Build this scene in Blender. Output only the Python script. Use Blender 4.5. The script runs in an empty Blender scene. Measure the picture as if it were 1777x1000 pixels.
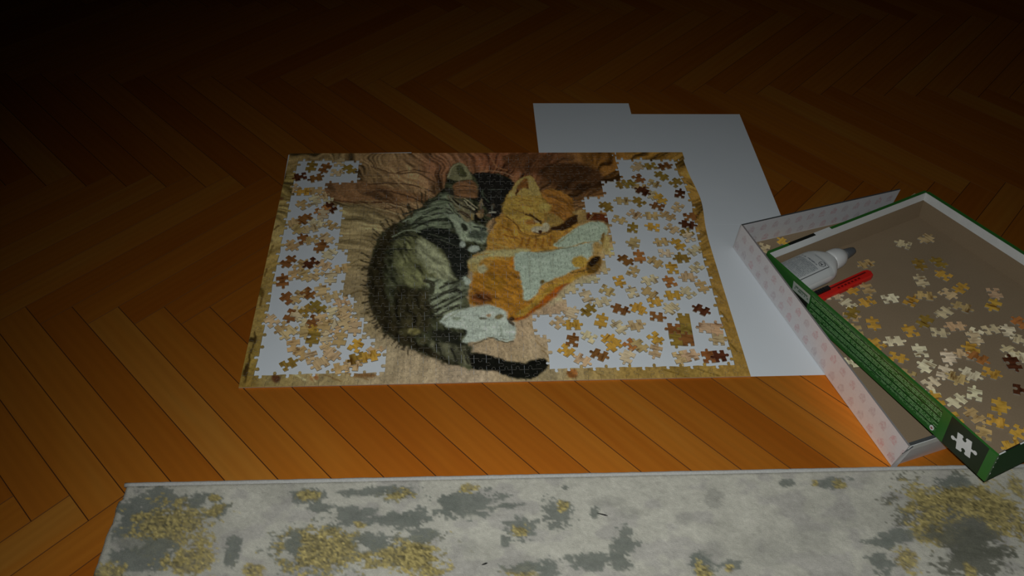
import bpy, math, random
import numpy as np
from mathutils import Matrix, Vector, Euler
from mathutils.geometry import delaunay_2d_cdt
random.seed(7)
SC = bpy.context.scene
COL = SC.collection
S = 0.01                                   # all tables below are in centimetres

# ------------------------------------------------------------------ camera, world, flash, exposure
cam_d = bpy.data.cameras.new('camera'); cam = bpy.data.objects.new('camera', cam_d); COL.objects.link(cam)
cam_d.sensor_width = 36.0; cam_d.lens = 26.7809; cam_d.clip_start = 0.02
cam.matrix_world = Matrix(((0.997929,0.014329,-0.062710,0.295531),(-0.052073,0.752307,-0.656752,-0.573069),(0.037767,0.658657,0.751495,0.847512),(0.000000,0.000000,0.000000,1.000000)))
SC.camera = cam
w = bpy.data.worlds.new('night_room'); SC.world = w; w.use_nodes = True
bg = w.node_tree.nodes['Background']; bg.inputs[0].default_value = (0.9, 0.75, 0.6, 1); bg.inputs[1].default_value = 0.0012
fl = bpy.data.lights.new('phone_flash', 'SPOT'); flo = bpy.data.objects.new('phone_flash', fl); COL.objects.link(flo)
fl.energy = FLASH = 27.0; fl.color = (0.97, 1.0, 0.985); fl.spot_size = math.radians(134); fl.spot_blend = 1.0; fl.shadow_soft_size = 0.004
flo.location = cam.matrix_world @ Vector((0.012, 0.018, 0.0))
flo.rotation_euler = (Vector((0.50, -0.40, 0.0)) - flo.location).to_track_quat('-Z', 'Y').to_euler()
SC.view_settings.view_transform = 'Standard'; SC.view_settings.look = 'None'
SC.view_settings.gamma = 1.0; SC.view_settings.use_curve_mapping = False
SC.view_settings.exposure = 0.0

# ------------------------------------------------------------------ material helper
class NT:
    def __init__(s, name, rough=.6, spec=.4):
        s.m = bpy.data.materials.new(name); s.m.use_nodes = True; s.t = s.m.node_tree
        s.b = s.t.nodes['Principled BSDF']; s.b.inputs['Roughness'].default_value = rough
        s.b.inputs['Specular IOR Level'].default_value = spec
    def n(s, typ, props=None, **ins):
        nd = s.t.nodes.new('ShaderNode' + typ)
        for k, v in (props or {}).items(): setattr(nd, k, v)
        for k, v in ins.items():
            i = nd.inputs[int(k[1:])] if k[0] == 'i' and k[1:].isdigit() else nd.inputs[k.replace('_', ' ')]
            s.set(i, v)
        return nd
    def set(s, i, v):
        if isinstance(v, bpy.types.NodeSocket): s.t.links.new(v, i)
        elif isinstance(v, (tuple, list)) and i.type == 'RGBA' and len(v) == 3: i.default_value = (*v, 1)
        else: i.default_value = v
    def p(s, name, v): s.set(s.b.inputs[name], v)
    def math(s, op, a, b=0.0, c=0.0): return s.n('Math', {'operation': op}, i0=a, i1=b, i2=c).outputs[0]
    def mix(s, f, a, b, mode='MIX'):
        nd = s.n('Mix', {'data_type': 'RGBA', 'blend_type': mode}); s.set(nd.inputs[0], f); s.set(nd.inputs[6], a); s.set(nd.inputs[7], b); return nd.outputs[2]
    def noise(s, vec, scale, detail=3.0, rough=.5, dist=0.0):
        return s.n('TexNoise', None, Vector=vec, Scale=scale, Detail=detail, Roughness=rough, Distortion=dist).outputs[0]
    def ramp(s, f, *stops):
        nd = s.n('ValToRGB', None, Fac=f); e = nd.color_ramp.elements
        while len(e) < len(stops): e.new(.5)
        for el, (q, c) in zip(e, stops): el.position = q; el.color = (*c, 1) if len(c) == 3 else c
        return nd.outputs[0]
    def bump(s, h, st, dist=.001): s.p('Normal', s.n('Bump', None, Strength=st, Distance=dist, Height=h).outputs[0])
    def obj(s): return s.n('TexCoord').outputs['Object']
    def uv(s): return s.n('TexCoord').outputs['UV']
    def mapv(s, v, scale=(1, 1, 1), loc=(0, 0, 0)): return s.n('Mapping', None, Vector=v, Scale=scale, Location=loc).outputs[0]

def plain(name, c, rough=.5, spec=.4, var=.08, scale=60):
    k = NT(name, rough, spec); f = k.noise(k.obj(), scale, 3)
    k.p('Base Color', k.mix(f, tuple(x*(1-var) for x in c), tuple(min(1, x*(1+var)) for x in c))); return k.m

def m_wood():
    k = NT('parquet_wood', .5, .3); o = k.obj(); r = k.n('ObjectInfo').outputs['Random']
    off = k.n('CombineXYZ', None, i0=k.math('MULTIPLY', r, 37.0), i1=k.math('MULTIPLY', r, 91.0)).outputs[0]
    v = k.n('VectorMath', {'operation': 'ADD'}, i0=o, i1=off).outputs[0]
    grain = k.noise(k.mapv(v, (5, 90, 20)), 1.0, 5, .6, .6)
    broad = k.noise(k.mapv(v, (3.0, 22, 6)), 1.0, 2, .5, 1.2)
    wv = k.n('TexWave', {'wave_type': 'BANDS', 'bands_direction': 'Y'}, Vector=k.mapv(v, (2.2, 26, 4)), Scale=1.0, Distortion=6.0, Detail=2.0, Detail_Scale=.8).outputs[1]
    tone = k.math('ADD', k.math('MULTIPLY', k.math('FRACT', k.math('MULTIPLY', r, 7.31)), .58), k.math('MULTIPLY', broad, .45))
    c = k.ramp(tone, (.08, (.72,.195,.016)), (.38, (.84,.265,.024)), (.66, (.95,.345,.038)), (.98, (1.0,.47,.08)))
    c = k.mix(k.math('MULTIPLY', wv, .08), c, (.30, .095, .014))
    c = k.mix(k.ramp(grain, (.42, (0, 0, 0)), (.75, (.20, .20, .20))), c, (.25, .075, .012))
    k.p('Base Color', c); k.p('Metallic', .88); k.p('Roughness', k.math('ADD', .52, k.math('MULTIPLY', grain, .10)))
    k.bump(grain, .08, .0006); return k.m

def m_print():
    k = NT('jigsaw_print', .45, .25); a = k.n('Attribute', {'attribute_name': 'print'}).outputs[0]
    f = k.noise(k.obj(), 420, 3, .6)
    k.p('Base Color', k.mix(k.math('MULTIPLY', f, .9), k.mix(.5, a, (0, 0, 0)), k.mix(1.0, a, (1.3, 1.3, 1.3), 'MULTIPLY'))); return k.m

def m_loose():
    k = NT('loose_piece_print', .5, .25); o = k.obj(); info = k.n('ObjectInfo'); c = info.outputs['Color']; r = info.outputs['Random']
    v = k.n('VectorMath', {'operation': 'ADD'}, i0=o, i1=k.n('CombineXYZ', None, i0=k.math('MULTIPLY', r, 17.0), i1=k.math('MULTIPLY', r, 53.0)).outputs[0]).outputs[0]
    st = k.noise(k.mapv(v, (45, 260, 40)), 1.0, 3, .55, .8); big = k.noise(v, 75, 2)
    d = k.ramp(k.math('ADD', k.math('MULTIPLY', st, .65), k.math('MULTIPLY', big, .4)), (.36, (.34, .25, .18)), (.49, (.90, .90, .90)), (.70, (1.34, 1.32, 1.28)))
    k.p('Base Color', k.mix(1.0, c, d, 'MULTIPLY')); return k.m

def m_attr(name, attr, rough=.7, noise_scale=300, amt=.35, bump=0):
    k = NT(name, rough, .25); a = k.n('Attribute', {'attribute_name': attr}).outputs[0]; f = k.noise(k.obj(), noise_scale, 4, .7)
    k.p('Base Color', k.mix(f, k.mix(amt, a, (0, 0, 0)), k.mix(1.0, a, (1+amt*.7,)*3, 'MULTIPLY')))
    if bump: k.bump(f, bump, .003)
    return k.m

def m_pink():
    k = NT('pink_motif_paper', .6, .3); sp = k.n('SeparateXYZ', None, Vector=k.uv()); u, v = sp.outputs[0], sp.outputs[1]
    row = k.math('DIVIDE', v, 2.35); ri = k.math('FLOOR', row)
    cu = k.math('ADD', k.math('DIVIDE', u, 2.15), k.math('MULTIPLY', ri, .5))
    x = k.math('SUBTRACT', k.math('FRACT', cu), .5); y = k.math('SUBTRACT', k.math('FRACT', row), .5)
    # small house: a square body under a pointed roof, broken up by wear and little windows
    body = k.math('MULTIPLY', k.math('LESS_THAN', k.math('ABSOLUTE', x), .25), k.math('LESS_THAN', k.math('ABSOLUTE', k.math('ADD', y, .13)), .17))
    roof = k.math('MULTIPLY', k.math('LESS_THAN', k.math('ADD', k.math('ABSOLUTE', x), k.math('SUBTRACT', y, .05)), .28), k.math('GREATER_THAN', y, .04))
    m = k.math('MAXIMUM', body, roof)
    brk = k.noise(k.n('CombineXYZ', None, i0=u, i1=v).outputs[0], 2.3, 3, .7)
    m = k.math('MULTIPLY', m, k.n('MapRange', None, Value=brk, From_Min=.36, From_Max=.62).outputs[0])
    hue = k.n('TexWhiteNoise', {'noise_dimensions': '2D'}, Vector=k.n('CombineXYZ', None, i0=k.math('FLOOR', cu), i1=ri).outputs[0]).outputs[0]
    mc = k.mix(hue, (.55, .27, .29), (.42, .36, .38))
    base = k.mix(brk, (.56, .535, .545), (.65, .635, .645))
    k.p('Base Color', k.mix(k.math('MULTIPLY', m, .68), base, mc)); return k.m

def m_text():
    k = NT('green_text_print', .4, .4); sp = k.n('SeparateXYZ', None, Vector=k.uv()); u, v = sp.outputs[0], sp.outputs[1]
    ln = k.math('MULTIPLY', v, 3.6); li = k.math('FLOOR', ln)
    inl = k.math('LESS_THAN', k.math('ABSOLUTE', k.math('SUBTRACT', k.math('FRACT', ln), .5)), .30)
    ch = k.n('TexWhiteNoise', {'noise_dimensions': '2D'}, Vector=k.n('CombineXYZ', None, i0=k.math('FLOOR', k.math('MULTIPLY', u, 9.0)), i1=k.math('FLOOR', k.math('MULTIPLY', v, 11.0))).outputs[0]).outputs[0]
    wd = k.noise(k.n('CombineXYZ', None, i0=k.math('MULTIPLY', u, 1.6), i1=k.math('MULTIPLY', li, 7.7)).outputs[0], 1.0, 1)
    t = k.math('MULTIPLY', inl, k.math('MULTIPLY', k.math('GREATER_THAN', ch, .30), k.math('GREATER_THAN', wd, .40)))
    sepn = k.math('LESS_THAN', k.math('FRACT', k.math('DIVIDE', k.math('ADD', v, .10), 1.06)), .16)
    blk = k.math('MULTIPLY', k.math('GREATER_THAN', v, .45), k.math('LESS_THAN', v, 4.55))
    ui = k.math('MULTIPLY', k.math('GREATER_THAN', u, 10.2), k.math('LESS_THAN', u, 33.2)); blk = k.math('MULTIPLY', blk, ui)
    c = k.mix(k.math('MULTIPLY', t, blk), (.030, .125, .025), (.20, .37, .165))
    c = k.mix(k.math('MULTIPLY', sepn, blk), c, (.006, .026, .008)); k.p('Base Color', c); return k.m

def m_card():
    k = NT('brown_cardboard', .85, .15); o = k.obj(); f = k.noise(o, 500, 4, .7); g = k.noise(o, 14, 3)
    k.p('Base Color', k.mix(f, k.mix(g, (.215, .155, .095), (.255, .185, .115)), k.mix(g, (.275, .205, .13), (.33, .245, .155)))); k.bump(f, .12, .0006); return k.m

def m_paper():
    k = NT('office_paper', .7, .25); f = k.noise(k.obj(), 9, 4, .6)
    k.p('Base Color', k.mix(f, (.63, .672, .715), (.68, .715, .745))); k.bump(k.noise(k.obj(), 9, 2), .06, .004); return k.m

MW = m_wood(); MPR = m_print(); MLO = m_loose(); MPK = m_pink(); MTX = m_text(); MCB = m_card(); MPA = m_paper()
MEDGE = plain('pressed_board_edge', (.27, .24, .19), .9, .1); MWE = plain('plank_edge', (.12, .042, .010), .8, .1); MJOINT = plain('dark_floor_joint', (.03, .014, .006), .9, .1)
MWC = plain('white_card', (.66, .67, .66), .6, .3); MGC = plain('grey_white_card', (.52, .50, .50), .7, .2); MRIM = plain('dark_card_rim', (.055, .058, .06), .6, .3)
MGR = plain('green_print', (.030, .135, .022), .4, .4); MDG = plain('dark_green_print', (.012, .024, .010), .4, .4); MBL = plain('black_print', (.014, .015, .012), .4, .4)
MGN = plain('deep_green_print', (.010, .050, .010), .6, .15)
MWP = plain('white_plastic', (.63, .64, .625), .4, .45, .03); MCAP = plain('white_cap_plastic', (.57, .575, .565), .4, .45, .03); MGP = plain('grey_plastic', (.085, .09, .095), .4, .4)
MRED = plain('red_plastic', (.60, .018, .012), .35, .5); MRED2 = plain('dark_red_plastic', (.16, .006, .006), .4, .4); MBK = plain('black_plastic', (.008, .008, .008), .4, .4)
MRUG = m_attr('rug_pile', 'print', .95, 900, .45, .5); MLAB = m_attr('printed_label', 'print', .45, 40, .03); MSERGE = plain('pale_serged_yarn', (.42, .415, .395), .9, .1, .25, 400)

# ------------------------------------------------------------------ mesh helper
def link(o, parent=None):
    COL.objects.link(o)
    if parent: o.parent = parent
    return o
class MB:
    def __init__(s): s.v = []; s.f = []; s.m = []; s.uvs = []; s.c = []; s.uv_used = False
    def vert(s, p, c=None): s.v.append(tuple(x*S for x in p)); s.c.append(c or (1, 1, 1)); return len(s.v)-1
    def face(s, idx, mi=0, uv=None): s.f.append(tuple(idx)); s.m.append(mi); s.uvs.append(uv); s.uv_used |= uv is not None
    def quad(s, pts, mi=0, uv=None): s.face([s.vert(p) for p in pts], mi, uv)
    def hexa(s, b, t, mi=(0,)*6, uv=None):
        """b: bottom ring of 4 (ccw from above), t: top ring; mi/uv: bottom, top, 4 sides"""
        B = [s.vert(p) for p in b]; T = [s.vert(p) for p in t]
        fs = [B[::-1], T] + [[B[i], B[(i+1) % 4], T[(i+1) % 4], T[i]] for i in range(4)]
        for i, f in enumerate(fs): s.face(f, mi[i] if len(mi) > 1 else mi[0], (uv or {}).get(i))
    def box(s, x0, x1, y0, y1, z0, z1, mi=(0,), uv=None, ch=0.0):
        s.hexa([(x0, y0, z0), (x1, y0, z0), (x1, y1, z0), (x0, y1, z0)], [(x0+ch, y0+ch, z1), (x1-ch, y0+ch, z1), (x1-ch, y1-ch, z1), (x0+ch, y1-ch, z1)], mi if len(mi) > 1 else mi*6, uv)
    def loft(s, rings, mi=0, caps=True):
        ids = [[s.vert(p) for p in r] for r in rings]; n = len(ids[0])
        for a, b in zip(ids, ids[1:]):
            for i in range(n): s.face((a[i], a[(i+1) % n], b[(i+1) % n], b[i]), mi)
        if caps: s.face(ids[0][::-1], mi); s.face(ids[-1], mi)
    def mesh(s, name, mats, color=False, smooth=False):
        me = bpy.data.meshes.new(name); me.from_pydata(s.v, [], s.f)
        for m in mats: me.materials.append(m)
        me.polygons.foreach_set('material_index', s.m)
        if smooth: me.polygons.foreach_set('use_smooth', [True]*len(s.f))
        if s.uv_used:
            L = me.uv_layers.new(name='UVMap'); k = 0
            for f, uv in zip(s.f, s.uvs):
                for j in range(len(f)): L.data[k].uv = uv[j] if uv else (0, 0); k += 1
        if color:
            a = me.color_attributes.new('print', 'FLOAT_COLOR', 'POINT')
            a.data.foreach_set('color', np.concatenate([np.array(s.c), np.ones((len(s.c), 1))], 1).astype(np.float32).ravel())
        me.validate(); me.update(); return me
    def obj(s, name, mats, parent=None, color=False, smooth=False, matrix=None):
        o = link(bpy.data.objects.new(name, s.mesh(name, mats if isinstance(mats, (list, tuple)) else [mats], color, smooth)), parent)
        if matrix is not None: o.matrix_world = matrix
        return o
def tag(o, label, cat, group=None, kind=None):
    o['label'] = label; o['category'] = cat
    if group: o['group'] = group
    if kind: o['kind'] = kind
    return o
def empty(name, mat=None, loc=None):
    o = link(bpy.data.objects.new(name, None)); o.empty_display_size = .02
    if mat is not None: o.matrix_world = mat
    if loc is not None: o.location = [x*S for x in loc]
    return o

# ------------------------------------------------------------------ floor: herringbone parquet
fb = MB(); fb.box(-160, 260, -110, 190, -3.0, -1.15, (0,))
floor = fb.obj('floor', MJOINT); floor['kind'] = 'structure'
PW, PL, A0 = 4.5, 40.5, math.radians(-1.28)
pm = MB(); g = .014; ch = .05
def plank_mesh():
    b = MB(); x0, x1, y0, y1 = -PL/2+g, PL/2-g, -PW/2+g, PW/2-g
    b.hexa([(x0, y0, -1.1), (x1, y0, -1.1), (x1, y1, -1.1), (x0, y1, -1.1)], [(x0, y0, -ch), (x1, y0, -ch), (x1, y1, -ch), (x0, y1, -ch)], (0,)*6)
    b.hexa([(x0, y0, -ch), (x1, y0, -ch), (x1, y1, -ch), (x0, y1, -ch)], [(x0+ch, y0+ch, 0), (x1-ch, y0+ch, 0), (x1-ch, y1-ch, 0), (x0+ch, y1-ch, 0)], (0,)*6)
    for i in (1, 6): b.f[i] = None
    keep = [i for i, f in enumerate(b.f) if f]; b.f = [b.f[i] for i in keep]; b.m = [b.m[i] for i in keep]; b.uvs = [b.uvs[i] for i in keep]
    return b
pmb = plank_mesh(); pmb.m = [1 if k < len(pmb.f)-1 else 0 for k in range(len(pmb.f))]
top = max(range(len(pmb.f)), key=lambda k: sum(pmb.v[i][2] for i in pmb.f[k])); pmb.m = [0 if k == top else 1 for k in range(len(pmb.f))]
PME = pmb.mesh('plank', [MW, MWE])
r2 = math.sqrt(2); cands = []
ca, sa = math.cos(A0), math.sin(A0)
for band in range(-4, 6):
    down = band % 2 == 0                       # band 0 lies between the zigzag at y=-16 and the one at y=12
    for j in range(-60, 90):
        y_mid = 12.3 + band*PL/r2
        if down:                               # hangs from the upper zigzag, runs down to the right
            tx, ty = -19.35 + j*PW*r2, y_mid + PW/(2*r2)
            cx = tx - PW/2/r2 + PL/2/r2; cy = ty - PW/2/r2 - PL/2/r2; ang = -math.pi/4
        else:                                  # stands on the lower zigzag, runs up to the right
            tx, ty = -19.35 + j*PW*r2, y_mid - PL/r2 + PW/(2*r2)
            cx = tx + PW/2/r2 + PL/2/r2; cy = ty - PW/2/r2 + PL/2/r2; ang = math.pi/4
        X = cx*ca - (cy-12.3)*sa; Y = 12.3 + cx*sa + (cy-12.3)*ca
        cands.append((X, Y, ang + A0))
CW = cam.matrix_world.inverted()
def seen(q):
    best = 9
    for t in (-.5, -.25, 0, .25, .5):
        v = CW @ Vector(((q[0]+math.cos(q[2])*PL*t)*S, (q[1]+math.sin(q[2])*PL*t)*S, 0))
        if v.z < -.05: best = min(best, max(abs(v.x/-v.z)/.672, abs(v.y/-v.z)/.378))
    return best
inb = [q for q in cands if -130 < q[0] < 230 and -80 < q[1] < 160]
near = sorted(inb, key=seen)
rest = MB()
for i, (X, Y, a) in enumerate(near):
    if i < 296 and seen((X, Y, a)) < 1.35:
        o = link(bpy.data.objects.new('plank', PME), floor)
        o.location = (X*S, Y*S, random.uniform(-.006, 0.0)*S); o.rotation_euler = (0, 0, a)
    else:
        c, s_ = math.cos(a), math.sin(a); k = len(rest.v)
        for v in PME.vertices: x, y, z = v.co; rest.v.append((X*S+x*c-y*s_, Y*S+x*s_+y*c, z)); rest.c.append((1, 1, 1))
        for pl in PME.polygons: rest.face([k+v for v in pl.vertices], pl.material_index)
ro = rest.obj('outlying_planks', [MW, MWE], floor); ro['kind'] = 'stuff'

# ------------------------------------------------------------------ noise and painting helpers (albedo of printed things, per vertex)
def _h(ix,iy,s):
    n=(ix*374761393+iy*668265263+s*974711)&0xffffffff
    n=((n^(n>>13))*1274126177)&0xffffffff
    n=(n^(n>>16))&0xffff
    return n/65535.
def vnoise(x,y,s=0):
    x=np.asarray(x,float);y=np.asarray(y,float)
    ix=np.floor(x).astype(np.int64);iy=np.floor(y).astype(np.int64);fx=x-ix;fy=y-iy
    fx=fx*fx*(3-2*fx);fy=fy*fy*(3-2*fy)
    return (_h(ix,iy,s)*(1-fx)+_h(ix+1,iy,s)*fx)*(1-fy)+(_h(ix,iy+1,s)*(1-fx)+_h(ix+1,iy+1,s)*fx)*fy
def fbm(x,y,s=0,o=3):
    t=0;a=.5;q=0
    for k in range(o): t=t+a*vnoise(x*2**k,y*2**k,s+k*17);q+=a;a*=.5
    return t/q
def segd(P,A,B):
    d=B-A;w=P-A;t=np.clip((w@d)/max(d@d,1e-12),0,1)
    return np.hypot(w[:,0]-t*d[0],w[:,1]-t*d[1])
def polysd(P,V):
    d=np.full(len(P),1e9);ins=np.zeros(len(P),bool);n=len(V)
    for i in range(n):
        a=V[i];b=V[(i+1)%n];d=np.minimum(d,segd(P,a,b))
        c=(a[1]>P[:,1])!=(b[1]>P[:,1])
        with np.errstate(all='ignore'):
            ins^=c&(P[:,0]<(b[0]-a[0])*(P[:,1]-a[1])/(b[1]-a[1]+1e-15)+a[0])
    return np.where(ins,d,-d)
def sstep(x): x=np.clip(x,0,1);return x*x*(3-2*x)
def streak(P,mode,seed):
    x,y=P[:,0],P[:,1]
    if mode is None:
        dx,dy=x-31.,y-22.;r=np.hypot(dx,dy);a=np.arctan2(dy,dx)
        a=a+.13*vnoise(x*.16,y*.16,7)+.06*vnoise(x*.45,y*.45,9)
        return .26*vnoise(r*.13,a*11,seed)+.32*vnoise(r*.2,a*27,seed+3)+.42*vnoise(r*.28,a*76,seed+4)
    c,s=np.cos(np.radians(mode)),np.sin(np.radians(mode))
    q=.9*(vnoise(x*.35,y*.35,seed+5)-.5)
    u=x*c+y*s;v=-x*s+y*c+q*1.4
    return .45*vnoise(u*.45,v*1.7,seed)+.55*vnoise(u*.9,v*3.4,seed+2)
def smooth(V,closed):
    n=len(V);out=[]
    for i in range(n if closed else n-1):
        g=lambda k:V[k%n] if closed else V[min(max(k,0),n-1)]
        p0,p1,p2,p3=g(i-1),g(i),g(i+1),g(i+2)
        for t in (0,.34,.67):
            out.append(.5*(2*p1+(p2-p0)*t+(2*p0-5*p1+4*p2-p3)*t*t+(3*p1-p0-3*p2+p3)*t**3))
    if not closed: out.append(V[-1])
    return np.array(out)
def paint(P,BG,LAY):
    """P: N x 2 in cm on the puzzle; BG: rows x,y,r,g,b; LAY: kind, poly, colour, soft, warp, k, mode"""
    w=1/((P[:,None,0]-BG[None,:,0])**2+(P[:,None,1]-BG[None,:,1])**2+.6)**1.6
    col=(w@BG[:,2:])/w.sum(1)[:,None]
    st=streak(P,None,1);k=.30+.95*sstep((P[:,1]-14)/26.)
    g=1+k*3.0*(st-.48)
    col=col*np.clip(g,.2,2.0)[:,None]*np.stack([np.ones_like(g),.97+.03*g,.92+.08*g],1)
    P0=P
    P=P+.30*np.stack([fbm(P[:,0]*.7,P[:,1]*.7,200,2)-.5,fbm(P[:,0]*.7,P[:,1]*.7,230,2)-.5],1)+.16*np.stack([vnoise(P[:,0]*2.3,P[:,1]*2.3,210)-.5,vnoise(P[:,0]*2.3,P[:,1]*2.3,220)-.5],1)
    wn=fbm(P[:,0]*.9,P[:,1]*.9,40,3)-.5;wf=fbm(P[:,0]*2.2,P[:,1]*2.2,60,2)-.5
    for i,(k,V,c,soft,warp,q,mode) in enumerate(LAY):
        V=smooth(np.array(V).reshape(-1,2),k=='p')
        m=(P[:,0]>V[:,0].min()-2)&(P[:,0]<V[:,0].max()+2)&(P[:,1]>V[:,1].min()-2)&(P[:,1]<V[:,1].max()+2)
        if not m.any(): continue
        Q=P[m]
        if k=='p':
            sd=polysd(Q,V)+warp*(wn[m]*1.4+wf[m]*1.2)
            a=sstep(sd/(2*soft)+.5)
            lc=np.array(c)[None,:]*np.clip(1+q*4.2*(streak(Q,mode,100+i)-.49),.25,2.2)[:,None]
        else:
            d=np.full(len(Q),1e9)
            for j in range(len(V)-1): d=np.minimum(d,segd(Q,V[j],V[j+1]))
            a=sstep((q/2-d+warp*wf[m])/(2*soft)+.5)*.93
            lc=np.array(c)[None,:]
        col[m]=col[m]*(1-a)[:,None]+lc*a[:,None]
    col=col*(.72+.56*fbm(P0[:,0]*3.0,P0[:,1]*3.0,77,2))[:,None]
    return np.clip(col,.002,.95)

BGC = np.array([(19.599,42.721,0.571,0.327,0.143),(13.711,44.262,0.465,0.279,0.120),(25.394,44.183,0.397,0.173,0.077),(35.312,46.428,0.360,0.131,0.055),(42.270,45.609,0.316,0.118,0.048),(48.808,41.007,0.172,0.073,0.026),(54.751,44.757,0.397,0.166,0.032),(50.432,38.063,0.322,0.144,0.048),(12.246,38.422,0.459,0.271,0.116),(18.035,35.563,0.403,0.236,0.106),(10.868,32.925,0.497,0.368,0.160),(14.656,30.892,0.528,0.396,0.181),(13.409,23.974,0.527,0.388,0.180),(13.305,16.985,0.488,0.362,0.182),(15.296,10.484,0.504,0.381,0.195),(18.075,4.426,0.588,0.456,0.268),(10.774,0.677,0.497,0.369,0.166),(22.816,1.934,0.611,0.464,0.277),(28.966,0.843,0.620,0.472,0.305),(40.171,5.850,0.642,0.472,0.277),(37.146,8.964,0.658,0.468,0.270),(41.391,1.456,0.534,0.412,0.219),(44.466,0.906,0.544,0.384,0.159),(47.616,1.012,0.502,0.339,0.119),(52.371,1.173,0.490,0.307,0.080),(60.279,0.970,0.490,0.307,0.070),(67.166,1.272,0.480,0.279,0.061),(67.102,9.346,0.504,0.286,0.061),(67.852,21.874,0.528,0.298,0.061),(68.418,35.027,0.532,0.288,0.059),(67.274,43.901,0.508,0.279,0.057),(62.752,47.063,0.560,0.276,0.050),(0.402,46.627,0.458,0.300,0.109),(5.654,47.369,0.448,0.291,0.122),(0.376,39.955,0.405,0.284,0.081),(0.389,30.425,0.596,0.421,0.141),(0.331,20.636,0.592,0.387,0.104),(0.358,11.847,0.513,0.337,0.094),(0.534,3.910,0.433,0.284,0.062),(0.722,0.671,0.366,0.225,0.048),(4.003,1.038,0.417,0.303,0.111),(46.139,16.359,0.739,0.539,0.286),(51.723,25.867,0.787,0.520,0.223),(42.321,12.015,0.696,0.480,0.285),(8.499,38.457,0.322,0.154,0.064),(53.448,35.186,0.339,0.160,0.048)])
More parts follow.
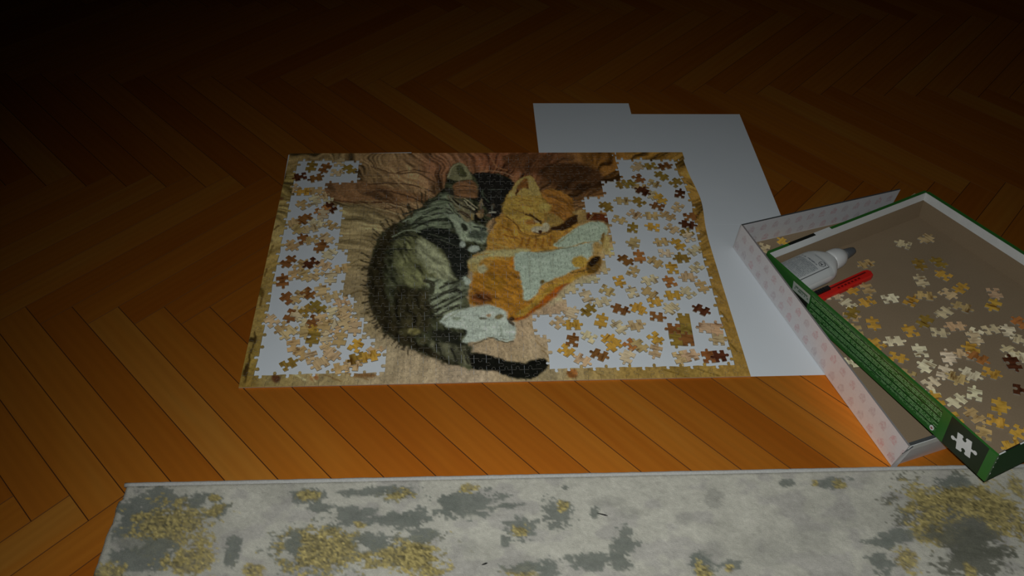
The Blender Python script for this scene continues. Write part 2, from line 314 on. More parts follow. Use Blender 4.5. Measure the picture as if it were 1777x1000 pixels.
LAYERS = [
('p',[42.16,44.07,48.26,45.26,53.44,42.47,51.98,38.77,48.41,37.36,45.65,38.83,43.41,41.05],(0.116,0.050,0.018),0.722,0.451,0.5,None),
('p',[36.35,47.20,45.44,47.47,42.05,42.56,39.13,43.18],(0.226,0.089,0.033),0.552,0.368,0.4,None),
('p',[6.95,40.76,12.06,40.72,19.78,38.35,24.08,36.19,19.91,35.27,14.30,35.88,10.65,35.37,7.27,37.76],(0.369,0.185,0.077),0.443,0.443,0.5,None),
('l',[14.28,44.41,18.42,42.43,21.92,42.79,24.98,40.09],(0.183,0.090,0.039),0.1,0.054,0.284,0),
('l',[13.77,37.59,17.14,38.29,21.13,36.42,23.35,35.31],(0.135,0.063,0.029),0.097,0.053,0.331,0),
('l',[16.21,33.61,19.76,34.28,22.68,33.19],(0.160,0.082,0.038),0.096,0.052,0.272,0),
('l',[7.78,36.36,12.49,35.35,18.05,35.29,20.42,33.89],(0.137,0.049,0.019),0.096,0.053,0.274,0),
('l',[14.02,39.84,18.76,40.08,22.60,39.04,25.00,37.59],(0.126,0.058,0.029),0.098,0.054,0.279,0),
('l',[18.63,42.73,21.51,43.46,23.96,42.69],(0.152,0.076,0.035),0.1,0.055,0.284,0),
('l',[15.82,33.95,19.10,32.56,20.07,31.22],(0.751,0.562,0.270),0.095,0.052,0.216,0),
('l',[16.66,35.30,19.95,34.17,21.39,32.80],(0.780,0.552,0.280),0.096,0.052,0.218,0),
('l',[13.90,41.58,19.66,41.24,23.57,38.32],(0.819,0.534,0.226),0.099,0.054,0.18,0),
('l',[34.34,47.22,35.42,44.12,37.16,43.19],(0.705,0.313,0.126),0.101,0.055,0.207,0),
('l',[32.53,42.78,34.21,43.21,36.34,42.60,38.06,41.69],(0.760,0.396,0.195),0.1,0.055,0.25,0),
('l',[11.94,21.02,13.94,22.76,15.68,22.49],(0.278,0.196,0.073),0.09,0.049,0.204,0),
('l',[12.45,15.34,14.43,16.41,15.90,15.60],(0.210,0.140,0.051),0.087,0.047,0.246,0),
('l',[13.56,12.09,15.99,12.04,17.28,10.86],(0.203,0.136,0.051),0.085,0.046,0.192,0),
('l',[10.57,26.48,13.16,27.06,15.85,26.40],(0.290,0.207,0.081),0.092,0.05,0.209,0),
('p',[0.22,26.88,0.17,26.66,-0.05,26.49,-0.38,26.40,-0.77,26.41,-1.13,26.51,-1.40,26.69,-1.52,26.90,-1.47,27.12,-1.26,27.29,-0.92,27.38,-0.53,27.37,-0.17,27.27,0.10,27.09],(0.169,0.087,0.022),0.251,0.167,0.2,None),
('p',[0.63,16.67,0.65,16.19,0.58,15.81,0.41,15.61,0.20,15.61,-0.03,15.83,-0.23,16.21,-0.36,16.69,-0.39,17.17,-0.32,17.56,-0.15,17.77,0.07,17.77,0.30,17.55,0.50,17.16],(0.213,0.126,0.023),0.237,0.237,0.2,None),
('p',[1.11,7.76,1.08,7.55,0.91,7.38,0.65,7.29,0.34,7.30,0.04,7.40,-0.18,7.58,-0.29,7.80,-0.26,8.01,-0.09,8.18,0.17,8.27,0.48,8.26,0.78,8.16,1.00,7.98],(0.066,0.036,0.008),0.225,0.15,0.2,None),
('p',[0.85,2.90,0.84,2.35,0.77,1.93,0.65,1.71,0.52,1.74,0.39,2.02,0.29,2.48,0.24,3.04,0.25,3.60,0.32,4.03,0.44,4.25,0.57,4.22,0.71,3.94,0.81,3.47],(0.074,0.039,0.009),0.146,0.146,0.2,None),
('p',[5.25,1.19,5.22,0.91,5.07,0.69,4.82,0.58,4.52,0.59,4.23,0.72,4.01,0.94,3.90,1.22,3.92,1.50,4.08,1.72,4.33,1.84,4.63,1.83,4.92,1.70,5.14,1.47],(0.151,0.057,0.022),0.216,0.144,0.2,None),
('p',[10.19,1.24,10.15,1.00,10.01,0.82,9.78,0.72,9.51,0.72,9.26,0.84,9.07,1.03,8.98,1.27,9.01,1.51,9.16,1.70,9.39,1.80,9.65,1.79,9.91,1.68,10.10,1.48],(0.497,0.212,0.076),0.217,0.144,0.2,None),
('p',[0.26,42.13,0.26,41.62,0.14,41.22,-0.09,41.00,-0.39,41.00,-0.68,41.22,-0.93,41.63,-1.06,42.14,-1.07,42.65,-0.95,43.06,-0.72,43.29,-0.42,43.28,-0.12,43.05,0.12,42.64],(0.101,0.043,0.015),0.272,0.181,0.2,None),
('p',[17.65,1.42,17.50,1.22,17.05,1.07,16.38,1.00,15.64,1.02,14.97,1.13,14.49,1.30,14.31,1.50,14.46,1.70,14.91,1.85,15.57,1.92,16.32,1.90,17.00,1.80,17.47,1.62],(0.366,0.187,0.067),0.29,0.217,0.2,None),
('p',[44.64,1.09,44.54,0.77,44.32,0.51,44.02,0.37,43.71,0.38,43.44,0.53,43.27,0.80,43.24,1.13,43.34,1.45,43.56,1.71,43.86,1.85,44.17,1.84,44.44,1.69,44.61,1.42],(0.356,0.135,0.033),0.145,0.073,0.5,-60),
('p',[0.69,36.44,0.65,36.20,0.47,36.01,0.20,35.90,-0.13,35.91,-0.44,36.02,-0.67,36.21,-0.78,36.45,-0.74,36.69,-0.57,36.88,-0.29,36.99,0.04,36.98,0.35,36.87,0.58,36.68],(0.215,0.081,0.021),0.264,0.176,0.2,None),
('l',[0.63,0.76,0.77,2.97,0.59,5.34],(0.094,0.050,0.010),0.08,0.044,0.273,0),
('l',[0.70,5.62,0.88,7.77,0.47,9.28],(0.085,0.046,0.010),0.082,0.045,0.281,0),
('l',[0.57,13.95,0.43,16.34,-0.21,17.80],(0.192,0.104,0.022),0.087,0.047,0.296,0),
('l',[0.18,19.49,0.32,21.22],(0.208,0.120,0.028),0.089,0.048,0.252,0),
('l',[0.21,23.58,0.53,26.01],(0.264,0.158,0.038),0.091,0.05,0.259,0),
('l',[0.05,29.15,0.78,30.16],(0.181,0.100,0.027),0.093,0.051,0.266,0),
('l',[6.85,2.07,8.50,0.92],(0.826,0.717,0.373),0.08,0.043,0.217,0),
('l',[8.72,2.20,9.87,0.70],(0.796,0.653,0.329),0.08,0.043,0.199,0),
('l',[10.65,1.78,13.03,0.62],(0.309,0.170,0.058),0.079,0.043,0.199,0),
('l',[13.67,1.89,16.79,0.70],(0.366,0.204,0.071),0.08,0.043,0.199,0),
('l',[56.41,1.55,59.31,0.14],(0.269,0.156,0.025),0.08,0.044,0.218,0),
('l',[61.18,1.42,64.05,0.02],(0.250,0.149,0.022),0.08,0.044,0.2,0),
('l',[66.52,6.24,67.45,4.00],(0.211,0.124,0.021),0.082,0.045,0.224,0),
('l',[66.77,11.50,67.44,9.34],(0.231,0.129,0.023),0.085,0.046,0.231,0),
('l',[66.94,15.96,67.63,13.69],(0.274,0.156,0.028),0.087,0.047,0.217,0),
('l',[67.33,28.23,68.66,26.65],(0.302,0.173,0.033),0.093,0.051,0.232,0),
('l',[67.15,33.64,68.33,31.97],(0.286,0.165,0.030),0.095,0.052,0.239,0),
('l',[67.31,40.11,68.20,38.63],(0.268,0.154,0.032),0.099,0.054,0.246,0),
('l',[46.14,1.81,48.32,0.43],(0.357,0.223,0.067),0.08,0.044,0.2,0),
('l',[38.44,9.98,39.92,7.87],(0.420,0.276,0.126),0.084,0.046,0.19,0),
('l',[39.44,6.87,40.76,5.24],(0.414,0.274,0.126),0.082,0.045,0.187,0),
('l',[40.12,5.26,40.97,3.86],(0.353,0.227,0.098),0.081,0.044,0.185,0),
('p',[26.24,38.57,25.27,37.11,23.12,34.96,21.03,32.51,19.20,30.81,16.99,28.48,15.81,25.23,15.37,21.78,15.26,20.24,15.70,15.52,16.70,11.85,18.35,8.85,20.94,6.44,24.06,4.59,27.12,3.26,30.14,2.07,33.15,1.75,35.12,0.73,37.11,0.31,39.15,0.74,40.59,2.18,40.68,3.30,39.78,3.69,37.68,2.99,35.85,3.17,33.24,4.11,30.60,5.19,30.82,5.95,30.00,6.49,31.30,9.09,30.12,14.94,30.38,17.57,30.06,18.76,30.46,22.78,33.03,24.64,33.17,29.26,34.19,31.30,36.22,33.74,36.85,36.62,38.14,39.97,36.59,41.91,33.31,42.51,31.27,42.34,29.52,45.10,27.98,44.71,27.10,42.37,26.98,40.45],(0.076,0.079,0.039),0.201,0.321,0.75,-60),
('p',[19.16,31.23,17.33,28.40,15.94,25.16,15.40,21.55,15.39,18.07,15.88,14.72,17.01,11.28,18.62,8.56,21.10,6.30,24.30,4.47,27.43,3.23,27.03,4.69,24.26,6.23,20.98,9.33,18.99,13.58,17.92,18.03,17.93,23.90,19.33,27.61],(0.036,0.028,0.012),0.628,0.549,0.5,-70),
('p',[19.39,26.35,22.90,27.81,25.62,25.01,27.22,21.35,26.55,17.87,24.45,16.77,21.51,16.83,19.67,20.30],(0.236,0.236,0.103),0.977,0.57,0.7,-60),
('p',[23.07,27.40,26.13,23.48,27.50,20.65,27.95,18.82,27.95,18.50,26.18,17.94,24.37,20.38,22.49,23.53],(0.512,0.520,0.298),0.57,0.407,0.35,-50),
('p',[19.83,16.86,24.04,16.22,25.11,12.38,24.20,8.74,21.00,8.81,19.24,11.97],(0.049,0.041,0.018),0.774,0.542,0.75,-75),
('p',[20.83,31.47,24.09,34.94,26.99,37.46,29.40,32.06,27.96,29.33,25.16,27.37,22.33,28.74],(0.274,0.316,0.191),0.43,0.344,0.4,15),
('l',[21.80,30.77,24.12,33.17,26.76,34.20],(0.059,0.068,0.042),0.095,0.052,0.324,0),
('l',[22.53,29.91,25.58,31.41,27.96,30.69],(0.051,0.059,0.040),0.094,0.051,0.428,0),
('l',[23.29,28.06,26.09,28.35,28.89,27.31],(0.039,0.045,0.033),0.093,0.051,0.422,0),
('l',[20.67,29.43,22.97,31.44],(0.079,0.082,0.049),0.094,0.051,0.32,0),
('l',[22.90,33.89,26.01,36.73],(0.082,0.085,0.050),0.096,0.053,0.329,0),
('l',[22.21,33.02,24.82,34.22],(0.520,0.588,0.384),0.096,0.052,0.174,0),
('l',[23.95,29.89,27.02,29.85],(0.407,0.462,0.279),0.094,0.051,0.213,0),
('p',[22.33,28.74,26.08,29.36,29.36,26.65,30.35,22.78,30.07,19.39,28.17,18.97,27.50,21.58,26.12,24.75,23.78,26.73],(0.026,0.028,0.021),0.248,0.248,0.3,-30),
('l',[24.22,28.04,27.49,26.68],(0.137,0.152,0.097),0.093,0.05,0.168,0),
('l',[26.10,26.70,29.11,25.03],(0.116,0.129,0.087),0.092,0.05,0.167,0),
('p',[27.00,33.49,29.40,32.06,31.29,30.31,33.17,29.26,32.83,25.94,31.21,26.29,29.12,26.65,28.20,29.33],(0.521,0.587,0.392),0.34,0.255,0.3,-60),
('p',[33.15,27.66,33.00,27.17,32.58,26.78,32.00,26.57,31.36,26.57,30.79,26.80,30.40,27.21,30.26,27.71,30.41,28.20,30.82,28.60,31.41,28.82,32.06,28.81,32.63,28.58,33.02,28.17],(0.122,0.144,0.098),0.337,0.337,0.5,-70),
('p',[30.14,29.84,30.26,29.41,30.27,29.01,30.18,28.71,30.00,28.57,29.77,28.61,29.54,28.84,29.35,29.20,29.23,29.62,29.22,30.03,29.31,30.34,29.49,30.48,29.71,30.43,29.95,30.20],(0.060,0.068,0.043),0.17,0.17,0.3,None),
('p',[33.19,28.95,33.13,28.73,32.97,28.55,32.75,28.45,32.51,28.46,32.29,28.56,32.15,28.74,32.10,28.97,32.16,29.19,32.32,29.37,32.54,29.47,32.78,29.47,33.00,29.36,33.14,29.18],(0.096,0.115,0.080),0.17,0.17,0.2,None),
('p',[29.97,25.69,29.91,25.42,29.76,25.20,29.55,25.09,29.31,25.09,29.10,25.21,28.95,25.43,28.90,25.70,28.95,25.97,29.10,26.19,29.32,26.31,29.56,26.30,29.77,26.18,29.92,25.96],(0.742,0.823,0.668),0.167,0.083,0.2,None),
('p',[32.00,24.66,31.91,24.34,31.68,24.09,31.36,23.95,31.01,23.96,30.69,24.10,30.47,24.36,30.40,24.69,30.48,25.01,30.71,25.26,31.03,25.40,31.39,25.40,31.71,25.25,31.92,24.99],(0.740,0.823,0.660),0.166,0.124,0.2,None),
('p',[28.99,26.20,28.96,25.99,28.89,25.81,28.78,25.72,28.66,25.72,28.56,25.82,28.48,25.99,28.46,26.21,28.48,26.43,28.56,26.60,28.67,26.70,28.79,26.70,28.89,26.60,28.97,26.42],(0.027,0.030,0.022),0.167,0.084,0.2,None),
('p',[23.99,18.83,25.69,18.57,27.91,18.07,30.13,18.03,30.45,16.88,29.76,15.77,29.07,13.15,26.76,11.70,25.44,12.37,24.74,14.99],(0.347,0.379,0.235),0.395,0.395,0.6,35),
('l',[24.74,14.55,26.73,15.83,28.75,16.24],(0.048,0.046,0.025),0.087,0.047,0.394,0),
('l',[27.41,15.60,28.42,16.25,29.09,15.79],(0.037,0.037,0.023),0.087,0.047,0.592,0),
('l',[25.10,13.02,26.74,14.51],(0.059,0.057,0.030),0.086,0.047,0.39,0),
('l',[25.76,12.58,28.40,13.17],(0.068,0.065,0.037),0.085,0.047,0.388,0),
('l',[23.83,18.14,24.86,17.67,24.72,15.87],(0.059,0.056,0.029),0.088,0.048,0.796,0),
('l',[26.72,17.63,28.08,17.61],(0.080,0.077,0.044),0.088,0.048,0.299,0),
('l',[23.92,14.13,24.77,13.24,24.14,11.55],(0.063,0.058,0.030),0.085,0.047,0.485,0),
('p',[30.55,17.79,30.50,17.50,30.38,17.26,30.21,17.13,30.02,17.14,29.85,17.27,29.74,17.51,29.70,17.81,29.74,18.10,29.87,18.34,30.04,18.47,30.23,18.47,30.40,18.33,30.51,18.09],(0.673,0.750,0.599),0.16,0.12,0.2,None),
('p',[30.05,18.49,30.00,18.29,29.88,18.13,29.71,18.05,29.52,18.05,29.35,18.14,29.23,18.30,29.19,18.50,29.24,18.70,29.36,18.86,29.53,18.95,29.72,18.95,29.89,18.85,30.01,18.69],(0.644,0.718,0.570),0.16,0.08,0.2,None),
('l',[28.59,18.29,29.28,18.39],(0.051,0.053,0.041),0.088,0.048,0.25,0),
('l',[23.19,34.21,22.95,35.87,22.82,37.01],(0.076,0.058,0.028),0.097,0.053,0.216,0),
('l',[22.40,33.29,22.07,34.96,21.88,36.12],(0.074,0.056,0.027),0.096,0.052,0.182,0),
('l',[23.68,34.79,23.47,36.67,23.34,38.03],(0.078,0.059,0.029),0.097,0.053,0.205,0),
('l',[23.20,34.22,22.92,36.19,22.73,37.64],(0.077,0.058,0.028),0.097,0.053,0.228,0),
('l',[19.96,30.50,19.38,31.86,19.05,32.80],(0.069,0.052,0.025),0.095,0.052,0.241,0),
('l',[21.27,31.97,20.81,33.56,20.53,34.68],(0.072,0.054,0.026),0.095,0.052,0.268,0),
('l',[20.55,31.17,19.98,32.75,19.63,33.89],(0.070,0.053,0.026),0.095,0.052,0.245,0),
('l',[21.44,32.16,20.97,33.85,20.68,35.05],(0.072,0.055,0.026),0.096,0.052,0.238,0),
('l',[18.95,29.53,18.41,30.55,18.17,31.19],(0.067,0.051,0.024),0.094,0.051,0.263,0),
('l',[18.55,29.18,17.76,30.49,17.27,31.46],(0.067,0.050,0.024),0.094,0.051,0.265,0),
('l',[17.99,28.69,17.08,30.02,16.49,31.03],(0.066,0.050,0.024),0.094,0.051,0.212,0),
('l',[17.79,28.52,17.03,29.60,16.60,30.37],(0.065,0.049,0.024),0.094,0.051,0.269,0),
('l',[16.36,25.39,15.61,26.01,15.26,26.48],(0.060,0.045,0.022),0.092,0.05,0.181,0),
('l',[17.09,27.43,16.07,28.58,15.41,29.49],(0.064,0.048,0.023),0.093,0.051,0.215,0),
('l',[16.63,26.16,15.82,26.92,15.40,27.50],(0.061,0.046,0.022),0.092,0.05,0.221,0),
('l',[16.90,26.91,16.09,27.76,15.66,28.40],(0.062,0.047,0.023),0.093,0.051,0.23,0),
('l',[15.99,23.07,14.86,23.59,14.15,24.08],(0.056,0.043,0.021),0.091,0.049,0.235,0),
('l',[15.85,21.94,14.73,22.29,14.04,22.67],(0.055,0.041,0.020),0.09,0.049,0.265,0),
('l',[15.95,22.78,15.14,23.16,14.75,23.52],(0.056,0.042,0.020),0.09,0.049,0.253,0),
('l',[15.83,21.82,14.70,22.16,13.99,22.53],(0.054,0.041,0.020),0.09,0.049,0.222,0),
('l',[15.71,20.67,14.88,20.83,14.47,21.09],(0.053,0.040,0.019),0.089,0.049,0.247,0),
('l',[15.73,20.87,14.87,21.06,14.43,21.33],(0.053,0.040,0.019),0.089,0.049,0.169,0),
('l',[15.69,20.47,14.53,20.62,13.79,20.87],(0.053,0.040,0.019),0.089,0.049,0.171,0),
('l',[15.69,20.54,14.78,20.70,14.29,20.95],(0.053,0.040,0.019),0.089,0.049,0.177,0),
('l',[15.72,19.48,14.67,19.50,14.04,19.68],(0.052,0.039,0.019),0.089,0.048,0.249,0),
('l',[15.67,20.14,14.68,20.25,14.10,20.47],(0.052,0.040,0.019),0.089,0.049,0.166,0),
('l',[15.79,18.37,14.95,18.29,14.52,18.42],(0.051,0.038,0.018),0.088,0.048,0.248,0),
('l',[15.83,17.68,14.94,17.52,14.45,17.60],(0.050,0.038,0.018),0.088,0.048,0.259,0),
('l',[15.91,17.03,15.21,16.87,14.89,16.97],(0.049,0.037,0.018),0.087,0.048,0.218,0),
('l',[15.84,17.57,15.08,17.44,14.71,17.55],(0.050,0.038,0.018),0.088,0.048,0.2,0),
('l',[15.98,16.45,15.27,16.23,14.93,16.30],(0.049,0.037,0.018),0.087,0.047,0.162,0),
('l',[16.04,15.96,15.29,15.67,14.89,15.69],(0.048,0.036,0.018),0.087,0.047,0.252,0),
('l',[16.41,14.10,15.71,13.64,15.34,13.57],(0.046,0.035,0.017),0.086,0.047,0.201,0),
('l',[16.27,14.77,15.45,14.30,14.97,14.19],(0.047,0.035,0.017),0.086,0.047,0.215,0),
('l',[16.28,14.70,15.47,14.23,15.00,14.12],(0.047,0.035,0.017),0.086,0.047,0.248,0),
('l',[16.26,14.79,15.52,14.38,15.11,14.32],(0.047,0.035,0.017),0.086,0.047,0.227,0),
('l',[16.58,13.50,15.93,13.03,15.60,12.95],(0.046,0.035,0.017),0.085,0.047,0.25,0),
('l',[16.73,13.01,16.03,12.43,15.63,12.26],(0.045,0.034,0.016),0.085,0.046,0.156,0),
('l',[16.68,13.19,15.95,12.62,15.54,12.45],(0.045,0.034,0.017),0.085,0.046,0.157,0),
('l',[16.78,12.85,16.06,12.23,15.65,12.03],(0.045,0.034,0.016),0.085,0.046,0.16,0),
('l',[17.46,11.19,16.88,10.52,16.55,10.31],(0.044,0.033,0.016),0.084,0.046,0.218,0),
('l',[17.25,11.62,16.58,10.90,16.18,10.62],(0.044,0.033,0.016),0.084,0.046,0.224,0),
('l',[17.01,12.15,16.49,11.67,16.25,11.63],(0.044,0.034,0.016),0.085,0.046,0.219,0),
('l',[17.71,10.66,17.21,10.04,16.95,9.89],(0.043,0.033,0.016),0.084,0.046,0.196,0),
('l',[18.23,9.82,17.77,9.13,17.52,8.93],(0.043,0.032,0.015),0.084,0.046,0.186,0),
('l',[18.00,10.19,17.50,9.50,17.23,9.29],(0.043,0.032,0.016),0.084,0.046,0.209,0),
('l',[17.99,10.20,17.48,9.51,17.21,9.30],(0.043,0.032,0.016),0.084,0.046,0.226,0),
('l',[17.75,10.57,17.18,9.82,16.85,9.56],(0.043,0.033,0.016),0.084,0.046,0.223,0),
('l',[18.96,8.87,18.57,8.18,18.37,8.00],(0.042,0.032,0.015),0.083,0.045,0.227,0),
('l',[18.87,8.97,18.48,8.29,18.29,8.13],(0.042,0.032,0.015),0.083,0.045,0.192,0),
('l',[19.43,8.36,19.09,7.69,18.94,7.55],(0.042,0.032,0.015),0.083,0.045,0.181,0),
('l',[18.99,8.84,18.48,7.89,18.16,7.46],(0.042,0.032,0.015),0.083,0.045,0.192,0),
('l',[20.88,7.06,20.63,6.31,20.51,6.11],(0.041,0.031,0.015),0.082,0.045,0.181,0),
('l',[20.62,7.28,20.25,6.21,20.02,5.71],(0.041,0.031,0.015),0.082,0.045,0.191,0),
('l',[20.08,7.73,19.79,7.03,19.65,6.86],(0.041,0.031,0.015),0.083,0.045,0.2,0),
('l',[20.04,7.76,19.63,6.76,19.38,6.31],(0.041,0.031,0.015),0.082,0.045,0.228,0),
('l',[21.36,6.71,21.12,5.90,20.99,5.65],(0.040,0.030,0.015),0.082,0.045,0.224,0),
('l',[22.07,6.23,21.83,5.16,21.68,4.66],(0.040,0.030,0.015),0.082,0.045,0.18,0),
('l',[21.27,6.77,21.03,5.95,20.90,5.70],(0.040,0.031,0.015),0.082,0.045,0.223,0),
('l',[21.49,6.62,21.25,5.77,21.13,5.49],(0.040,0.030,0.015),0.082,0.045,0.188,0),
('p',[26.13,10.66,27.75,12.15,30.13,12.87,32.98,13.30,35.19,12.38,36.00,10.64,36.80,8.93,36.24,6.74,34.22,6.97,33.23,7.35,31.48,6.85,29.18,6.73,30.07,8.71,28.47,9.30,26.87,9.52],(0.746,0.825,0.678),0.19,0.229,0.16,-10),
('p',[24.86,8.28,26.58,8.97,28.47,8.75,29.77,8.16,28.75,7.10,30.03,6.17,28.03,6.04,26.31,6.61],(0.021,0.021,0.013),0.301,0.301,0.5,-20),
('p',[32.65,10.94,32.60,10.83,32.46,10.74,32.26,10.69,32.04,10.70,31.85,10.75,31.71,10.85,31.67,10.96,31.72,11.08,31.86,11.17,32.06,11.21,32.28,11.21,32.47,11.15,32.61,11.06],(0.176,0.167,0.103),0.115,0.077,0.2,None),
('p',[35.20,11.25,35.16,11.05,34.99,10.87,34.73,10.74,34.44,10.68,34.17,10.70,33.98,10.81,33.90,10.98,33.94,11.17,34.11,11.36,34.36,11.49,34.66,11.55,34.93,11.52,35.12,11.41],(0.367,0.286,0.123),0.154,0.115,0.2,None),
('p',[33.41,11.46,33.36,11.32,33.25,11.21,33.08,11.15,32.90,11.16,32.73,11.22,32.62,11.33,32.59,11.47,32.63,11.61,32.75,11.72,32.91,11.78,33.10,11.77,33.26,11.71,33.37,11.59],(0.685,0.460,0.257),0.116,0.077,0.2,None),
('p',[29.13,11.02,29.06,10.88,28.88,10.78,28.62,10.72,28.33,10.73,28.07,10.79,27.89,10.91,27.82,11.05,27.89,11.18,28.07,11.29,28.33,11.34,28.62,11.34,28.89,11.27,29.07,11.16],(0.366,0.412,0.288),0.23,0.154,0.2,None),
('l',[30.60,6.15,32.06,6.84,33.51,7.31,34.93,6.59,36.24,6.70],(0.102,0.073,0.027),0.082,0.045,0.187,0),
('l',[35.85,10.64,36.40,9.68],(0.090,0.053,0.020),0.084,0.046,0.478,0),
('l',[34.62,9.54,34.62,7.69],(0.365,0.410,0.300),0.083,0.045,0.152,0),
('l',[34.52,7.14,35.53,7.03],(0.216,0.172,0.085),0.083,0.045,0.15,0),
('p',[24.88,6.81,29.01,6.12,30.73,4.89,30.07,2.79,27.43,3.81,25.46,5.41],(0.130,0.125,0.071),0.37,0.37,0.7,-70),
('l',[26.00,6.19,26.49,4.22],(0.030,0.029,0.017),0.082,0.045,0.278,0),
('l',[27.74,5.75,28.36,3.59],(0.027,0.026,0.016),0.081,0.044,0.37,0),
('l',[29.47,5.12,29.92,2.98],(0.039,0.037,0.023),0.081,0.044,0.276,0),
('p',[30.42,4.90,33.24,4.15,35.87,3.21,37.66,2.98,39.77,3.70,40.68,3.29,40.59,2.14,39.15,0.76,37.11,0.35,35.12,0.77,33.15,1.76,30.53,2.21],(0.009,0.009,0.006),0.183,0.146,0.3,-10),
('p',[23.24,8.66,23.16,8.40,22.93,8.19,22.58,8.08,22.19,8.09,21.83,8.22,21.58,8.44,21.48,8.70,21.56,8.97,21.80,9.17,22.15,9.28,22.54,9.28,22.90,9.15,23.15,8.93],(0.281,0.241,0.087),0.303,0.227,0.4,None),
('p',[21.65,8.49,21.60,8.23,21.43,8.02,21.18,7.91,20.89,7.92,20.63,8.04,20.45,8.26,20.37,8.52,20.42,8.79,20.59,9.00,20.84,9.11,21.13,9.10,21.39,8.98,21.58,8.76],(0.104,0.091,0.037),0.302,0.227,0.2,None),
('p',[24.56,7.02,24.49,6.80,24.30,6.63,24.01,6.54,23.70,6.55,23.41,6.65,23.21,6.83,23.13,7.05,23.19,7.27,23.39,7.44,23.67,7.53,23.99,7.52,24.28,7.42,24.48,7.24],(0.114,0.101,0.047),0.3,0.225,0.2,None),
('p',[31.34,42.19,33.70,42.73,35.87,41.93,38.13,40.14,37.26,37.33,36.28,34.81,36.06,32.97,34.75,31.57,33.65,31.98,33.30,34.02,31.93,35.69,32.17,39.75],(0.028,0.025,0.020),0.177,0.133,0.2,None),
('p',[28.13,39.79,30.01,40.64,31.60,40.19,31.95,36.53,30.38,36.23,28.12,37.00],(0.398,0.191,0.080),0.267,0.178,0.3,-20),
('p',[26.97,41.55,27.70,44.24,28.88,45.27,30.06,44.46,31.25,41.19,30.30,40.86,29.00,40.65,27.84,40.88],(0.451,0.412,0.206),0.136,0.109,0.25,None),
('p',[28.58,44.24,29.32,44.46,30.46,41.75,29.01,41.87],(0.142,0.138,0.057),0.182,0.137,0.3,None),
('l',[27.12,41.55,27.77,43.90,28.88,45.04],(0.781,0.681,0.373),0.1,0.055,0.183,0),
('p',[26.41,38.72,27.84,38.49,28.12,37.00,27.27,37.43],(0.051,0.043,0.030),0.266,0.178,0.25,None),
('p',[26.99,37.01,29.53,35.72,31.47,33.63,31.14,31.21,29.90,30.83,28.81,32.85,27.84,34.91],(0.304,0.262,0.140),0.261,0.174,0.4,-40),
('l',[27.84,36.58,29.53,35.51,30.91,33.64],(0.063,0.049,0.028),0.096,0.053,0.219,0),
('l',[29.68,36.14,30.65,35.08,31.47,33.63],(0.714,0.609,0.348),0.096,0.053,0.175,0),
('l',[27.14,34.91,28.39,33.06],(0.608,0.594,0.371),0.096,0.052,0.174,0),
('l',[28.67,33.26,30.32,31.62],(0.083,0.051,0.029),0.095,0.052,0.259,0),
('l',[30.64,34.67,31.33,34.04,31.88,33.22],(0.017,0.013,0.011),0.096,0.052,0.239,0),
('l',[29.22,32.44,30.58,30.82],(0.425,0.332,0.161),0.095,0.052,0.172,0),
('l',[26.58,34.10,28.11,32.86],(0.099,0.096,0.064),0.096,0.052,0.326,0),
('p',[32.92,32.39,32.85,31.99,32.66,31.66,32.40,31.49,32.11,31.49,31.85,31.67,31.68,32.00,31.63,32.41,31.70,32.82,31.89,33.15,32.15,33.33,32.44,33.32,32.70,33.14,32.87,32.80],(0.368,0.228,0.102),0.173,0.086,0.2,None),
('p',[32.69,34.16,32.66,33.87,32.57,33.63,32.46,33.50,32.33,33.50,32.22,33.63,32.15,33.87,32.13,34.17,32.17,34.47,32.25,34.71,32.37,34.84,32.49,34.84,32.60,34.70,32.67,34.46],(0.204,0.149,0.084),0.174,0.087,0.2,None),
('p',[32.82,32.13,32.77,31.89,32.64,31.71,32.45,31.61,32.24,31.61,32.06,31.72,31.94,31.90,31.90,32.14,31.95,32.37,32.08,32.56,32.27,32.66,32.48,32.66,32.66,32.55,32.78,32.36],(0.466,0.306,0.134),0.129,0.052,0.2,None),
('l',[32.64,35.90,32.75,34.65],(0.696,0.549,0.319),0.096,0.053,0.175,0),
('l',[31.43,31.71,32.24,30.90,33.49,31.08],(0.027,0.019,0.014),0.094,0.052,0.172,0),
('l',[33.88,32.69,34.72,32.78],(0.511,0.478,0.330),0.095,0.052,0.173,0),
('p',[34.76,34.28,34.72,33.98,34.63,33.74,34.51,33.61,34.39,33.61,34.28,33.75,34.21,33.99,34.19,34.28,34.23,34.58,34.32,34.82,34.44,34.95,34.56,34.95,34.67,34.82,34.74,34.58],(0.153,0.114,0.071),0.174,0.087,0.2,None),
('l',[33.86,38.43,35.88,38.52],(0.098,0.102,0.080),0.098,0.053,0.178,0),
('l',[34.08,36.51,36.08,36.53],(0.066,0.062,0.051),0.097,0.053,0.176,0),
('l',[32.70,38.23,33.52,36.73],(0.103,0.099,0.065),0.098,0.053,0.177,0),
('l',[28.27,39.13,29.85,39.34,31.57,38.89],(0.165,0.081,0.035),0.098,0.054,0.246,0),
('l',[28.41,38.06,29.98,38.26,31.69,37.81],(0.181,0.093,0.043),0.098,0.053,0.2,0),
('l',[30.15,40.42,31.01,39.76],(0.181,0.108,0.052),0.099,0.054,0.202,0),
('l',[28.26,36.89,30.38,36.30,31.66,36.12],(0.078,0.046,0.025),0.097,0.053,0.264,0),
('l',[30.37,35.19,31.19,34.04,31.87,32.91],(0.012,0.010,0.007),0.096,0.052,0.348,0),
('l',[30.24,35.71,31.07,34.87,31.75,33.83],(0.821,0.710,0.407),0.096,0.052,0.175,0),
('l',[31.44,32.21,31.83,31.30,32.52,31.00],(0.018,0.014,0.010),0.095,0.052,0.279,0),
